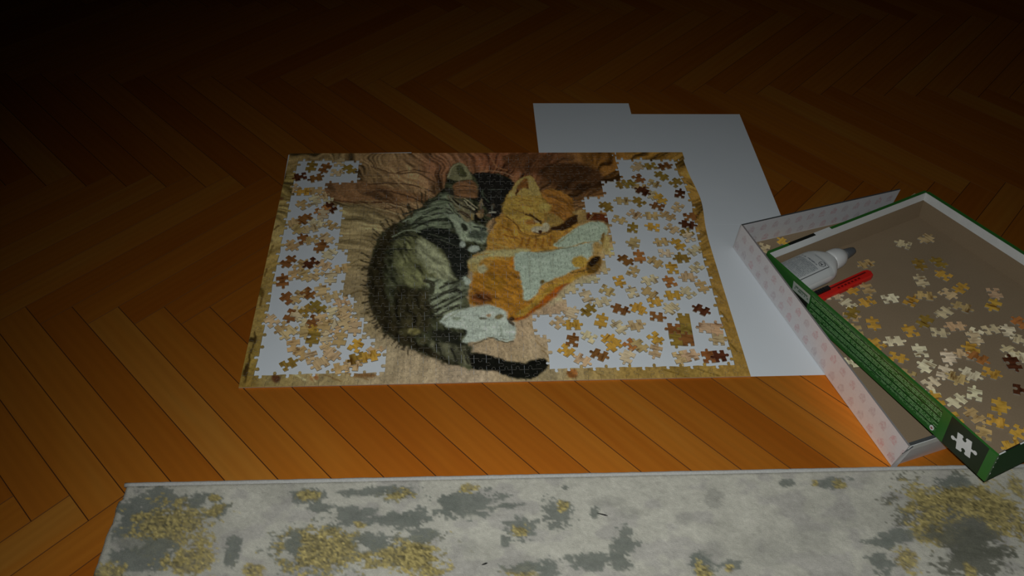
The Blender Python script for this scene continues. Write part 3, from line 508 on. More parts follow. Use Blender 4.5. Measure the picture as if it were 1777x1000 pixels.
('p',[32.27,32.40,32.24,32.26,32.16,32.15,32.05,32.09,31.93,32.09,31.82,32.15,31.74,32.27,31.72,32.41,31.75,32.55,31.83,32.66,31.94,32.72,32.07,32.72,32.18,32.66,32.25,32.54],(0.606,0.403,0.185),0.104,0.035,0.2,None),
('p',[33.04,33.20,33.00,32.97,32.92,32.78,32.81,32.68,32.68,32.68,32.57,32.79,32.50,32.98,32.48,33.21,32.51,33.45,32.60,33.64,32.71,33.74,32.84,33.74,32.95,33.63,33.02,33.44],(0.286,0.165,0.075),0.13,0.043,0.2,None),
('l',[33.82,32.79,34.80,32.88],(0.613,0.579,0.412),0.095,0.052,0.238,0),
('l',[33.94,32.18,34.77,32.17],(0.011,0.009,0.008),0.095,0.052,0.216,0),
('p',[34.21,32.11,34.16,31.94,34.03,31.80,33.84,31.72,33.63,31.72,33.45,31.80,33.33,31.95,33.29,32.12,33.34,32.29,33.47,32.43,33.66,32.51,33.87,32.51,34.05,32.43,34.17,32.28],(0.195,0.124,0.067),0.173,0.052,0.2,None),
('l',[19.27,28.88,21.56,30.41,23.93,29.86],(0.041,0.045,0.027),0.094,0.051,0.362,0),
('l',[18.15,26.36,20.21,27.85,22.19,27.56],(0.039,0.042,0.026),0.092,0.05,0.357,0),
('l',[20.02,32.55,22.74,33.87,25.51,34.11],(0.045,0.049,0.030),0.096,0.052,0.369,0),
('l',[23.63,35.23,26.05,36.03,28.31,35.18],(0.048,0.052,0.032),0.096,0.053,0.373,0),
('l',[17.58,23.91,19.46,24.86,21.40,24.58],(0.036,0.039,0.024),0.091,0.05,0.352,0),
('l',[21.59,29.37,24.27,30.90,27.01,30.87],(0.042,0.046,0.028),0.094,0.051,0.363,0),
('l',[22.62,31.45,25.16,32.49,27.93,32.72],(0.044,0.048,0.029),0.095,0.052,0.367,0),
('l',[20.08,30.95,22.60,32.25,24.80,31.96],(0.496,0.561,0.351),0.095,0.052,0.215,0),
('l',[22.75,33.32,25.32,34.38,27.74,33.81],(0.523,0.592,0.370),0.096,0.052,0.217,0),
('l',[18.45,27.36,20.53,28.87,22.88,28.58],(0.455,0.514,0.322),0.093,0.051,0.211,0),
('l',[25.08,14.54,26.56,16.06,28.42,16.70],(0.041,0.040,0.024),0.087,0.047,0.355,0),
('l',[24.77,12.81,26.41,14.08,28.24,14.92],(0.039,0.039,0.023),0.086,0.047,0.351,0),
('l',[25.46,11.10,27.08,12.33,28.90,13.37],(0.038,0.037,0.022),0.085,0.046,0.348,0),
('l',[26.05,16.74,27.40,17.62,28.76,18.05],(0.042,0.042,0.025),0.088,0.048,0.359,0),
('l',[26.91,13.20,28.24,14.26,29.58,15.11],(0.039,0.039,0.023),0.086,0.047,0.352,0),
('l',[24.32,11.12,25.44,11.94,26.25,13.00],(0.038,0.037,0.022),0.085,0.046,0.348,0),
('l',[24.76,13.67,26.24,15.07,27.91,15.81],(0.514,0.558,0.376),0.086,0.047,0.216,0),
('l',[25.45,11.84,27.24,13.19,28.91,14.13],(0.497,0.539,0.363),0.085,0.047,0.214,0),
('l',[26.60,10.65,28.23,11.88,29.39,12.72],(0.484,0.525,0.354),0.085,0.046,0.212,0),
('l',[27.81,36.34,29.09,34.80,30.73,33.66,31.61,32.91],(0.023,0.017,0.012),0.096,0.052,0.284,0),
('l',[27.30,35.01,28.06,33.32,29.06,31.84],(0.045,0.042,0.026),0.095,0.052,0.26,0),
('l',[28.95,33.31,30.08,32.56,30.70,31.63],(0.090,0.041,0.026),0.095,0.052,0.281,0),
('l',[31.59,32.17,32.08,31.29,33.07,30.88],(0.013,0.011,0.009),0.095,0.052,0.301,0),
('l',[27.04,34.83,27.81,33.32,28.56,32.21],(0.445,0.505,0.305),0.096,0.052,0.26,0),
('l',[27.68,36.15,28.57,34.81,29.21,34.05],(0.462,0.447,0.273),0.096,0.053,0.241,0),
('l',[28.94,32.75,29.69,31.46,30.31,30.73],(0.496,0.395,0.203),0.095,0.052,0.28,0),
('l',[29.73,35.55,30.37,34.79,31.37,33.56],(0.806,0.720,0.430),0.096,0.052,0.24,0),
('l',[30.84,32.55,31.10,31.35],(0.578,0.398,0.134),0.095,0.052,0.259,0),
('l',[32.70,35.71,32.15,34.39],(0.463,0.329,0.175),0.096,0.053,0.285,0),
('l',[33.83,32.70,34.72,32.87],(0.747,0.736,0.543),0.095,0.052,0.281,0),
('l',[34.46,34.37,34.27,33.25],(0.181,0.189,0.140),0.096,0.052,0.261,0),
('l',[32.76,38.23,32.98,36.67,33.72,35.32],(0.101,0.122,0.076),0.097,0.053,0.287,0),
('l',[33.82,38.41,36.18,38.49],(0.115,0.129,0.095),0.098,0.053,0.223,0),
('l',[28.20,36.62,29.74,36.28],(0.541,0.327,0.150),0.097,0.053,0.242,0),
('l',[26.54,32.60,28.06,31.48,29.80,30.38],(0.476,0.538,0.365),0.095,0.052,0.322,0),
('l',[26.80,31.50,27.68,30.40,27.93,29.33],(0.046,0.058,0.035),0.094,0.051,0.427,0),
('l',[31.29,29.64,32.28,29.27,33.02,28.90],(0.077,0.093,0.063),0.093,0.051,0.425,0),
('l',[30.73,33.29,31.60,32.54],(0.032,0.022,0.017),0.095,0.052,0.217,0),
('p',[36.59,36.21,37.78,38.47,38.82,40.56,40.30,41.73,41.38,41.48,42.01,39.36,42.49,37.51,43.64,38.42,45.76,37.93,47.15,36.32,47.64,35.19,47.61,33.42,47.93,30.81,47.96,29.75,49.55,30.58,51.76,30.34,52.63,29.06,52.11,27.40,50.77,24.97,50.10,24.13,50.25,22.87,50.52,21.42,49.51,19.41,47.48,18.65,45.12,17.31,42.69,14.67,40.36,12.48,37.68,10.54,36.15,10.58,35.80,12.03,34.71,12.97,32.61,13.57,30.62,13.42,30.36,14.92,30.87,19.34,30.16,20.95,30.48,22.37,33.07,24.19,33.15,26.95,34.68,29.72,34.74,31.41,35.98,32.68],(0.758,0.388,0.069),0.167,0.167,0.3,-20),
('p',[36.59,36.21,37.72,37.33,38.90,36.63,42.30,37.05,43.47,34.57,42.49,31.74,42.03,29.62,40.79,28.80,39.44,28.40,37.68,30.94,35.98,32.68],(0.777,0.482,0.096),0.347,0.26,0.22,-30),
('p',[42.64,37.51,43.64,38.42,45.76,37.93,47.15,36.32,47.64,35.19,47.56,32.98,46.29,30.84,45.06,30.42,43.61,30.87,43.16,32.60,43.49,34.79],(0.573,0.240,0.044),0.262,0.262,0.35,-50),
('p',[43.87,33.90,43.74,33.43,43.44,33.05,43.05,32.84,42.63,32.85,42.27,33.06,42.04,33.45,41.98,33.92,42.11,34.40,42.41,34.78,42.80,34.99,43.23,34.99,43.59,34.77,43.82,34.38],(0.820,0.596,0.150),0.436,0.261,0.2,None),
('p',[43.16,32.60,44.88,31.71,45.65,30.42,44.39,29.59,43.32,29.18,42.57,30.88],(0.604,0.371,0.091),0.257,0.171,0.25,None),
('p',[36.92,36.65,37.78,38.47,38.82,40.56,40.30,41.73,41.38,41.48,42.01,39.36,42.45,37.05,41.06,36.84,40.03,37.53,37.99,36.64],(0.820,0.586,0.177),0.134,0.089,0.2,None),
('p',[38.23,36.87,38.56,38.69,39.44,40.55,40.35,41.25,40.60,39.14,40.24,38.45,39.47,38.45,38.80,37.54],(0.387,0.150,0.035),0.179,0.107,0.3,None),
('l',[38.38,36.86,38.78,38.46],(0.075,0.029,0.011),0.098,0.053,0.288,0),
('p',[38.92,36.86,39.64,38.68,40.38,38.22,41.06,36.84],(0.802,0.548,0.146),0.177,0.089,0.25,None),
('l',[40.32,39.61,40.47,38.44],(0.135,0.055,0.017),0.098,0.054,0.179,0),
('p',[41.25,30.42,41.14,30.13,40.87,29.91,40.49,29.79,40.08,29.79,39.72,29.92,39.48,30.16,39.41,30.44,39.52,30.73,39.79,30.96,40.17,31.08,40.58,31.08,40.94,30.94,41.18,30.71],(0.599,0.255,0.054),0.342,0.171,0.2,None),
('p',[42.41,28.70,42.29,28.36,41.98,28.10,41.57,27.95,41.12,27.96,40.73,28.11,40.47,28.39,40.40,28.73,40.52,29.06,40.82,29.33,41.24,29.48,41.69,29.47,42.08,29.31,42.34,29.04],(0.822,0.710,0.458),0.212,0.085,0.2,None),
('p',[43.37,29.21,43.27,28.76,43.06,28.40,42.79,28.20,42.50,28.20,42.26,28.41,42.11,28.77,42.09,29.22,42.19,29.68,42.39,30.04,42.67,30.24,42.96,30.24,43.20,30.03,43.35,29.66],(0.822,0.706,0.433),0.213,0.085,0.2,None),
('p',[41.92,28.25,41.88,28.12,41.80,28.01,41.68,27.95,41.56,27.95,41.45,28.01,41.39,28.12,41.37,28.26,41.41,28.39,41.49,28.50,41.61,28.56,41.73,28.56,41.83,28.49,41.90,28.39],(0.140,0.051,0.026),0.085,0.034,0.2,None),
('l',[37.81,33.31,39.12,32.69,40.44,32.30],(0.341,0.154,0.029),0.095,0.052,0.195,0),
('l',[40.29,32.37,41.12,31.43,41.95,30.57],(0.088,0.040,0.014),0.095,0.052,0.237,0),
('l',[40.94,30.90,41.65,30.47],(0.822,0.636,0.342),0.094,0.051,0.171,0),
('l',[41.98,30.89,42.06,30.04],(0.139,0.070,0.021),0.094,0.051,0.171,0),
('l',[36.54,31.81,37.65,30.41,38.71,28.41,39.82,27.57,41.56,27.44,42.75,27.74,43.56,28.55],(0.160,0.079,0.021),0.093,0.051,0.17,0),
('p',[43.35,31.06,43.29,30.77,43.16,30.54,43.00,30.41,42.84,30.42,42.70,30.55,42.62,30.78,42.60,31.07,42.66,31.36,42.79,31.59,42.95,31.72,43.11,31.72,43.25,31.58,43.33,31.35],(0.421,0.299,0.085),0.172,0.086,0.2,None),
('p',[46.33,31.26,47.62,32.11,48.47,31.67,47.39,29.97,45.78,28.73,43.70,28.55,43.46,29.18,45.00,29.79],(0.073,0.031,0.011),0.214,0.128,0.25,None),
('p',[47.24,32.77,49.26,33.29,49.44,32.85,47.92,32.11],(0.750,0.480,0.156),0.13,0.087,0.25,None),
('l',[47.55,34.30,49.17,33.84],(0.153,0.070,0.020),0.096,0.052,0.196,0),
('p',[48.34,32.34,49.60,32.60,49.36,30.58,47.93,30.33],(0.659,0.412,0.133),0.129,0.086,0.25,None),
('p',[49.77,32.46,52.83,32.02,52.78,30.27,51.45,30.82,49.58,30.85],(0.202,0.050,0.016),0.129,0.086,0.25,None),
('l',[49.75,31.01,50.64,32.18],(0.729,0.414,0.162),0.095,0.052,0.172,0),
('p',[34.66,29.30,36.52,31.38,38.70,28.20,41.54,27.14,43.65,27.93,47.21,28.29,44.70,26.68,43.44,25.49,40.19,24.54,37.39,25.58,34.58,27.03],(0.720,0.357,0.055),0.253,0.168,0.3,-70),
('l',[35.56,29.70,37.25,28.43],(0.467,0.169,0.021),0.17,0.051,0.276,0),
('l',[36.05,27.62,38.05,26.98],(0.447,0.161,0.020),0.168,0.05,0.273,0),
('l',[38.91,26.97,38.23,25.16],(0.434,0.157,0.019),0.167,0.05,0.272,0),
('l',[39.93,26.96,39.38,25.15],(0.434,0.157,0.019),0.167,0.05,0.272,0),
('l',[40.93,26.74,40.51,24.93],(0.431,0.156,0.019),0.167,0.05,0.271,0),
('l',[43.32,27.52,42.99,25.29],(0.438,0.158,0.019),0.168,0.05,0.272,0),
('l',[42.11,26.92,41.80,24.91],(0.433,0.156,0.019),0.167,0.05,0.272,0),
('l',[45.74,28.31,45.81,27.49],(0.455,0.164,0.020),0.169,0.051,0.275,0),
('p',[43.54,25.08,45.02,26.88,47.11,28.71,48.26,29.75,50.29,30.57,52.04,30.23,52.63,28.85,51.91,26.99,50.46,25.99,48.11,25.82,45.97,24.85],(0.702,0.822,0.593),0.169,0.127,0.1,None),
('p',[50.38,25.38,51.94,27.19,52.17,26.17,50.61,23.78],(0.692,0.436,0.115),0.251,0.167,0.25,None),
('p',[30.02,21.76,31.09,22.97,33.07,24.19,36.11,24.56,39.73,24.29,37.54,23.08,34.39,23.13,32.11,22.13,31.34,20.73],(0.768,0.656,0.283),0.329,0.247,0.15,-10),
('l',[33.44,26.30,35.53,25.20,36.71,24.55],(0.793,0.517,0.130),0.092,0.05,0.25,0),
('l',[30.94,23.18,33.66,23.76],(0.756,0.395,0.076),0.091,0.049,0.227,0),
('p',[31.73,20.79,31.65,20.39,31.45,20.06,31.17,19.89,30.86,19.89,30.59,20.08,30.40,20.41,30.34,20.82,30.42,21.23,30.61,21.56,30.90,21.74,31.21,21.73,31.48,21.54,31.67,21.21],(0.714,0.516,0.166),0.325,0.162,0.2,None),
('p',[31.63,20.72,32.83,21.31,32.79,19.90,31.75,19.52],(0.771,0.702,0.389),0.243,0.162,0.25,None),
('p',[31.02,19.34,32.93,19.70,34.05,22.10,36.15,22.27,37.23,22.87,37.93,19.41,38.06,15.52,38.31,13.82,39.61,13.98,37.74,11.44,36.02,10.76,35.80,12.03,34.71,12.97,32.61,13.57,30.62,13.42,30.36,14.92],(0.597,0.256,0.029),0.237,0.317,0.35,-40),
('p',[33.78,14.81,33.59,14.28,33.11,13.87,32.44,13.66,31.70,13.67,31.03,13.92,30.58,14.35,30.42,14.87,30.59,15.40,31.07,15.82,31.75,16.04,32.50,16.03,33.17,15.78,33.63,15.34],(0.293,0.097,0.025),0.629,0.393,0.5,-30),
('p',[35.76,17.69,35.56,17.01,35.07,16.46,34.37,16.17,33.62,16.19,32.95,16.50,32.49,17.06,32.34,17.76,32.53,18.45,33.03,19.01,33.73,19.31,34.49,19.29,35.17,18.97,35.63,18.40],(0.545,0.253,0.026),0.639,0.319,0.4,-40),
('p',[36.40,21.25,36.92,22.67,37.30,22.87,36.99,21.24,36.51,20.64],(0.824,0.284,0.020),0.163,0.082,0.25,None),
('p',[37.58,23.70,41.98,23.84,44.32,24.43,47.47,25.24,50.35,26.05,51.06,25.61,49.90,23.71,48.48,22.07,46.92,20.26,44.56,19.10,42.23,17.76,40.98,16.81,39.83,15.11,38.91,14.18,38.22,14.57,38.08,18.22,37.80,19.81,37.23,20.22],(0.704,0.824,0.632),0.162,0.162,0.1,None),
('l',[40.47,23.97,42.00,24.05,43.54,24.34,45.71,24.62,47.16,25.24,48.46,25.86],(0.280,0.293,0.144),0.091,0.05,0.166,0),
('p',[48.41,21.71,48.23,21.19,47.86,20.78,47.38,20.56,46.87,20.56,46.43,20.80,46.16,21.22,46.10,21.75,46.27,22.27,46.64,22.69,47.13,22.92,47.64,22.91,48.08,22.66,48.35,22.24],(0.751,0.460,0.073),0.204,0.164,0.2,None),
('p',[48.41,21.45,50.25,22.87,50.55,21.42,49.51,19.41,48.17,19.43],(0.214,0.109,0.020),0.122,0.081,0.3,None),
('p',[48.56,21.45,49.62,22.67,50.47,22.82,50.09,21.63,48.91,20.63],(0.034,0.017,0.007),0.164,0.082,0.25,None),
('l',[45.64,19.44,46.84,19.55,48.26,20.19],(0.072,0.046,0.011),0.089,0.049,0.182,0),
('p',[41.60,17.59,41.55,17.39,41.41,17.23,41.23,17.15,41.04,17.15,40.88,17.24,40.77,17.40,40.74,17.60,40.80,17.80,40.93,17.96,41.11,18.04,41.30,18.04,41.47,17.95,41.58,17.79],(0.201,0.131,0.026),0.16,0.08,0.2,None),
('p',[36.90,11.46,39.30,13.61,41.51,16.22,43.07,17.35,45.20,18.09,47.57,19.44,47.93,18.64,45.11,17.21,42.68,14.58,40.35,12.39,37.69,10.63],(0.664,0.378,0.055),0.197,0.158,0.25,35),
('p',[36.30,10.75,38.01,11.26,40.44,13.59,42.35,15.82,44.83,17.32,45.10,17.12,42.68,14.58,40.36,12.48,37.68,10.51],(0.521,0.128,0.013),0.234,0.156,0.3,35),
('p',[36.67,10.75,36.63,10.57,36.53,10.42,36.40,10.35,36.25,10.35,36.12,10.43,36.04,10.58,36.01,10.76,36.06,10.95,36.16,11.09,36.29,11.17,36.44,11.17,36.57,11.08,36.65,10.93],(0.070,0.035,0.014),0.154,0.077,0.2,None),
('p',[50.89,24.37,50.73,23.73,50.47,23.21,50.14,22.93,49.83,22.94,49.57,23.23,49.44,23.75,49.45,24.39,49.60,25.04,49.86,25.56,50.19,25.85,50.51,25.85,50.77,25.55,50.90,25.02],(0.778,0.490,0.153),0.332,0.249,0.2,None),
('p',[52.27,25.23,52.11,24.36,51.89,23.67,51.66,23.29,51.46,23.29,51.33,23.68,51.30,24.37,51.37,25.24,51.53,26.12,51.75,26.82,51.98,27.22,52.19,27.22,52.32,26.82,52.35,26.10],(0.795,0.575,0.195),0.25,0.167,0.2,None),
('p',[51.73,26.76,51.50,26.25,51.28,25.88,51.09,25.70,50.98,25.76,50.98,26.04,51.07,26.49,51.25,27.03,51.48,27.54,51.71,27.92,51.90,28.10,52.01,28.04,52.01,27.75,51.92,27.29],(0.428,0.234,0.050),0.168,0.168,0.2,None),
('p',[47.82,18.59,47.65,18.03,46.91,17.03,45.76,15.81,44.43,14.61,43.20,13.66,42.29,13.14,41.87,13.15,42.02,13.67,42.72,14.62,43.84,15.83,45.16,17.05,46.43,18.04,47.39,18.59],(0.791,0.627,0.345),0.396,0.237,0.2,None),
('p',[50.20,18.70,50.04,18.30,49.48,17.74,48.62,17.13,47.65,16.59,46.75,16.22,46.10,16.10,45.82,16.25,45.97,16.64,46.52,17.20,47.36,17.81,48.34,18.36,49.26,18.73,49.92,18.86],(0.775,0.668,0.370),0.319,0.16,0.2,None),
('p',[51.43,19.74,51.24,18.72,50.99,17.92,50.72,17.48,50.49,17.48,50.34,17.93,50.30,18.74,50.38,19.76,50.57,20.79,50.82,21.62,51.10,22.09,51.34,22.08,51.49,21.61,51.52,20.77],(0.810,0.619,0.317),0.243,0.162,0.2,None),
('l',[39.69,32.31,40.70,31.76,41.66,30.68],(0.110,0.050,0.016),0.095,0.052,0.28,0),
('l',[41.25,31.11,41.80,30.57,41.98,30.04],(0.068,0.031,0.011),0.094,0.051,0.321,0),
('l',[40.91,30.58,41.56,30.30],(0.822,0.661,0.390),0.094,0.051,0.193,0),
('l',[40.74,28.18,41.51,27.75,42.78,28.04,43.42,28.66],(0.197,0.091,0.026),0.093,0.051,0.233,0),
('p',[41.98,28.18,41.94,28.04,41.85,27.92,41.72,27.86,41.59,27.86,41.48,27.93,41.41,28.05,41.39,28.19,41.43,28.34,41.52,28.45,41.64,28.52,41.78,28.52,41.89,28.45,41.96,28.33],(0.087,0.037,0.020),0.085,0.025,0.2,None),
('l',[38.68,35.51,39.91,35.72,41.25,35.26],(0.548,0.289,0.061),0.097,0.053,0.219,0),
('l',[38.48,34.62,39.69,34.61,40.87,34.16],(0.574,0.295,0.065),0.096,0.052,0.197,0),
('l',[43.49,36.59,44.67,36.12,45.81,35.21],(0.339,0.138,0.028),0.097,0.053,0.264,0),
('l',[43.66,35.01,44.84,34.55,45.95,33.44],(0.355,0.141,0.027),0.096,0.052,0.24,0),
('l',[44.40,33.02,45.26,32.57,46.08,31.70],(0.282,0.109,0.022),0.095,0.052,0.238,0),
('l',[42.63,33.48,42.86,31.74,42.61,30.46],(0.559,0.291,0.061),0.095,0.052,0.216,0),
('l',[49.11,26.07,49.85,25.84,50.67,26.16],(0.503,0.510,0.294),0.092,0.05,0.167,0),
('l',[44.01,25.48,45.29,26.67,46.92,28.30],(0.443,0.398,0.181),0.092,0.05,0.168,0),
('l',[39.50,23.04,39.43,19.79,39.48,16.26],(0.532,0.596,0.446),0.089,0.048,0.162,0),
('l',[41.42,23.43,41.13,19.76],(0.552,0.619,0.463),0.09,0.049,0.163,0),
('l',[43.19,23.82,43.06,19.72],(0.554,0.621,0.465),0.09,0.049,0.163,0)]

# ------------------------------------------------------------------ paper sheets
SHEETS = [(0.58, 18.2, 21, 29.7, 1.6, 0.003, 'white paper sheet under the loose pieces left of the kittens, farther one'), (0.35, 0.2, 21, 29.7, -0.3, 0.01, 'white paper sheet under the loose pieces left of the kittens, nearer one'), (20.6, 0.3, 21, 29.7, 0.2, 0.003, 'white paper sheet hidden beneath the kittens, nearer one'), (20.8, 18.1, 21, 29.7, -0.2, 0.01, 'white paper sheet hidden beneath the kittens, farther one'), (43, 33.2, 18.2, 29.7, 0, 0.003, 'small white paper sheet jutting out farthest behind the puzzle'), (41.2, 0.35, 21, 32.9, 0.1, 0.01, 'white paper sheet beneath the orange kitten feet and the loose pieces'), (60.7, 29.8, 21.1, 29.7, -0.1, 0.01, 'white paper sheet reaching behind the far right puzzle corner'), (61.1, 0.1, 21, 29.75, 0, 0.003, 'white paper sheet running under the pink motif box')]
for i, (x0, y0, wd, hg, rot, z, lab) in enumerate(SHEETS):
    b = MB(); n, m = 12, 16; ids = {}
    for lay, zz in ((0, 0.0), (1, .006)):
        for a in range(n+1):
            for c in range(m+1):
                                ids[lay, a, c] = b.vert((a/n*wd, c/m*hg, zz + .004*math.sin(a*.9+i)*math.sin(c*.7+i*2)*(0 < a < n)*(0 < c < m)))
    for a in range(n):
        for c in range(m):
            b.face((ids[1, a, c], ids[1, a+1, c], ids[1, a+1, c+1], ids[1, a, c+1])); b.face((ids[0, a, c], ids[0, a, c+1], ids[0, a+1, c+1], ids[0, a+1, c]))
    for a in range(n):
        b.face((ids[0, a, 0], ids[0, a+1, 0], ids[1, a+1, 0], ids[1, a, 0])); b.face((ids[0, a+1, m], ids[0, a, m], ids[1, a, m], ids[1, a+1, m]))
    for c in range(m):
        b.face((ids[0, 0, c+1], ids[0, 0, c], ids[1, 0, c], ids[1, 0, c+1])); b.face((ids[0, n, c], ids[0, n, c+1], ids[1, n, c+1], ids[1, n, c]))
    o = b.obj('paper_sheet', MPA); o.location = (x0*S, y0*S, z*S); o.rotation_euler = (0, 0, math.radians(rot))
    tag(o, lab, 'paper', 'white sheets laid under the puzzle')

# ------------------------------------------------------------------ jigsaw cutting
NC, NR, PWID, PHEI = 40, 25, 68.3, 48.0
cw, chh = PWID/NC, PHEI/NR
TAB = [(0, 0), (.2, -.012), (.36, -.02), (.405, .03), (.37, .115), (.375, .21), (.435, .275), (.5, .29), (.565, .275), (.625, .21), (.63, .115), (.595, .03), (.64, -.02), (.8, -.012), (1, 0)]
class Cut:
    """a grid of jigsaw cuts: shared edges with one tab each"""
    def __init__(s, nc, nr, seed, flat=(1, 1, 1, 1)):
        r = random.Random(seed); s.nc, s.nr = nc, nr; s.flat = flat
        s.P = {(i, j): (i*cw + (r.uniform(-.1, .1) if 0 < i < nc else 0), j*chh + (r.uniform(-.1, .1) if 0 < j < nr else 0)) for i in range(nc+1) for j in range(nr+1)}
        sgn = lambda q: q if r.random() < .86 else -q
        s.H = {(i, j): (sgn(-1 if (i+j) % 2 == 0 else 1), r.uniform(-.07, .07), r.uniform(.85, 1.12)) for i in range(nc) for j in range(nr+1)}
        s.V = {(i, j): (sgn(-1 if (i+j) % 2 == 0 else 1), r.uniform(-.07, .07), r.uniform(.85, 1.12)) for i in range(nc+1) for j in range(nr)}
    def edge(s, a, b, spec, flat):
        a = np.array(a); b = np.array(b); d = b-a; L = np.hypot(*d); n = np.array((-d[1], d[0]))/L
        if flat: return [tuple(a + d*t) for t in (0, .33, .66)]
        sg, of, sz = spec
        return [tuple(a + d*(t + (of if 0 < t < 1 else 0)) + n*h*sg*sz*1.78) for t, h in TAB[:-1]]
    def outline(s, i, j):
        f = s.flat; P = s.P
        bot = s.edge(P[i, j], P[i+1, j], s.H[i, j], j == 0 and f[0])
        rgt = s.edge(P[i+1, j], P[i+1, j+1], s.V[i+1, j], i == s.nc-1 and f[1])
        q = s.edge(P[i, j+1], P[i+1, j+1], s.H[i, j+1], j == s.nr-1 and f[2]); top = [P[i+1, j+1]] + q[1:][::-1]
        q = s.edge(P[i, j], P[i, j+1], s.V[i, j], i == 0 and f[3]); lft = [P[i, j+1]] + q[1:][::-1]
        return np.array(bot + rgt + top + lft)
def inset(pts, d):
    a = np.roll(pts, 1, 0); b = np.roll(pts, -1, 0); t = b-a; t /= np.maximum(np.hypot(t[:, 0], t[:, 1]), 1e-9)[:, None]
    return pts + np.stack([-t[:, 1], t[:, 0]], 1)*d
def piece_geo(out, inner=0, thick=.2):
    """returns verts (cm), tris/quads, material index; top face gets the print, the rounded rim and sides bare board"""
    o0 = inset(out, .015); o1 = inset(out, .034); n = len(out); lo, hi = out.min(0), out.max(0)
    pts = [Vector(p) for p in o1]
    if inner:
        xs = np.linspace(lo[0], hi[0], inner+2)[1:-1]; ys = np.linspace(lo[1], hi[1], inner+2)[1:-1]
        G = np.array([(x, y) for x in xs for y in ys]); sd = polysd(G, o1); pts += [Vector(p) for p in G[sd > .05]]
    vs, _, fs, ov, _, _ = delaunay_2d_cdt(pts, [], [list(range(n))], 1, 1e-6)
    top = np.array([(v[0], v[1]) for v in vs]); mp = {}
    for k, lst in enumerate(ov):
        for q in lst: mp[q] = k
    V = [(x, y, thick) for x, y in top] + [(x, y, thick-.018) for x, y in o0] + [(x, y, 0.0) for x, y in o0]
    T = len(top); F = [tuple(f) for f in fs]; M = [0]*len(F)
    for k in range(n):
        k2 = (k+1) % n
        a, b = mp.get(k), mp.get(k2)
        if a is not None and b is not None: F.append((T+k, T+k2, b, a)); M.append(0)
        F.append((T+n+k, T+n+k2, T+k2, T+k)); M.append(1)
    F.append(tuple(T+n+k for k in range(n))[::-1]); M.append(1)
    return V, F, M, T
cut = Cut(NC, NR, 11)
HOLES = [np.array(h).reshape(-1, 2) for h in [[1.62,46.41,12.04,46.35,12.15,40.76,6.91,40.88,7.28,36.34,8.69,35.16,10.26,35.02,10.16,27.98,9.89,28.27,10.55,25.36,11.98,24.98,12.07,19.80,12.00,16.51,13.50,15.84,14.14,13.93,14.10,11.46,15.57,9.03,17.27,7.82,17.72,6.08,19.08,6.05,19.32,1.74,1.65,2.01,1.68,26.61,1.49,35.47,1.94,42.71],[56.57,46.15,66.89,46.09,67.26,37.91,67.34,32.26,67.04,23.12,67.42,23.12,66.66,13.26,66.95,2.05,41.41,2.01,41.32,6.47,40.17,7.95,39.53,8.46,39.73,11.22,41.97,11.81,44.03,12.41,44.92,14.23,46.04,16.09,47.66,17.57,50.24,18.21,51.10,19.89,51.57,23.37,52.94,22.85,52.92,27.90,53.04,32.15,52.03,32.44,49.60,32.60,49.56,36.36,52.37,36.47,53.03,40.08,54.63,40.22,58.53,39.89,56.02,40.95]]]
cells = [(i, j) for j in range(NR) for i in range(NC)]
ctr = np.array([((i+.5)*cw, (j+.5)*chh) for i, j in cells]); hole = np.zeros(len(cells), bool)
for h in HOLES: hole |= polysd(ctr, h) > 0
hole &= np.array([0 < i < NC-1 and 0 < j < NR-1 for i, j in cells])
have = [c for c, h in zip(cells, hole) if not h]
ZP = .045
def bulge(x, y):
    """the right frame strip bows out over the step between two sheets; the far right strip sits a little apart"""
    k = np.clip((x-62)/4, 0, 1); dx = .85*np.exp(-((y-35.5)/5.5)**2)*k
    return x + dx
puzzle = empty('jigsaw_puzzle', loc=(0, 0, ZP))
tag(puzzle, 'large half-finished jigsaw puzzle of two sleeping kittens on the parquet', 'puzzle')
geo = []
for (i, j) in have:
    cx, cy = (i+.5)*cw, (j+.5)*chh
    head = 20 < cx < 46 and cy > 24
    V, F, M, T = piece_geo(cut.outline(i, j), 18 if head else 11); geo.append((i, j, np.array(V), F, M, T))
allp = np.concatenate([g[2][:, :2] for g in geo]); cols = paint(allp, BGC, LAYERS)
campos = np.array(cam.location)/S
ordr = sorted(range(len(geo)), key=lambda q: (geo[q][0]*cw+.8-campos[0])**2*.3 + (geo[q][1]*chh-campos[1])**2)
starts = np.cumsum([0] + [len(g[2]) for g in geo]); fars = MB()
for rank, q in enumerate(ordr):
    i, j, V, F, M, T = geo[q]; c = cols[starts[q]:starts[q+1]]
    V = V.copy(); V[:, 0] = bulge(V[:, 0], V[:, 1])
    if j == NR-1 and i*cw > 56: V[:, 0] += .22
    dz = random.uniform(-.008, .008)
    if rank < 300:
        b = MB(); ox, oy = (i+.5)*cw, (j+.5)*chh
        for v, cc in zip(V, c): b.vert((v[0]-ox, v[1]-oy, v[2]), tuple(cc))
        for f, m in zip(F, M): b.face(f, m)
        o = b.obj('puzzle_piece', [MPR, MEDGE], puzzle, True); o.location = (ox*S, oy*S, dz*S)
    else:
        k = len(fars.v)
        for v, cc in zip(V, c): fars.vert((v[0], v[1], v[2]+dz), tuple(cc))
        for f, m in zip(F, M): fars.face([k+t for t in f], m)
fo = fars.obj('far_puzzle_pieces', [MPR, MEDGE], puzzle, True); fo['kind'] = 'stuff'

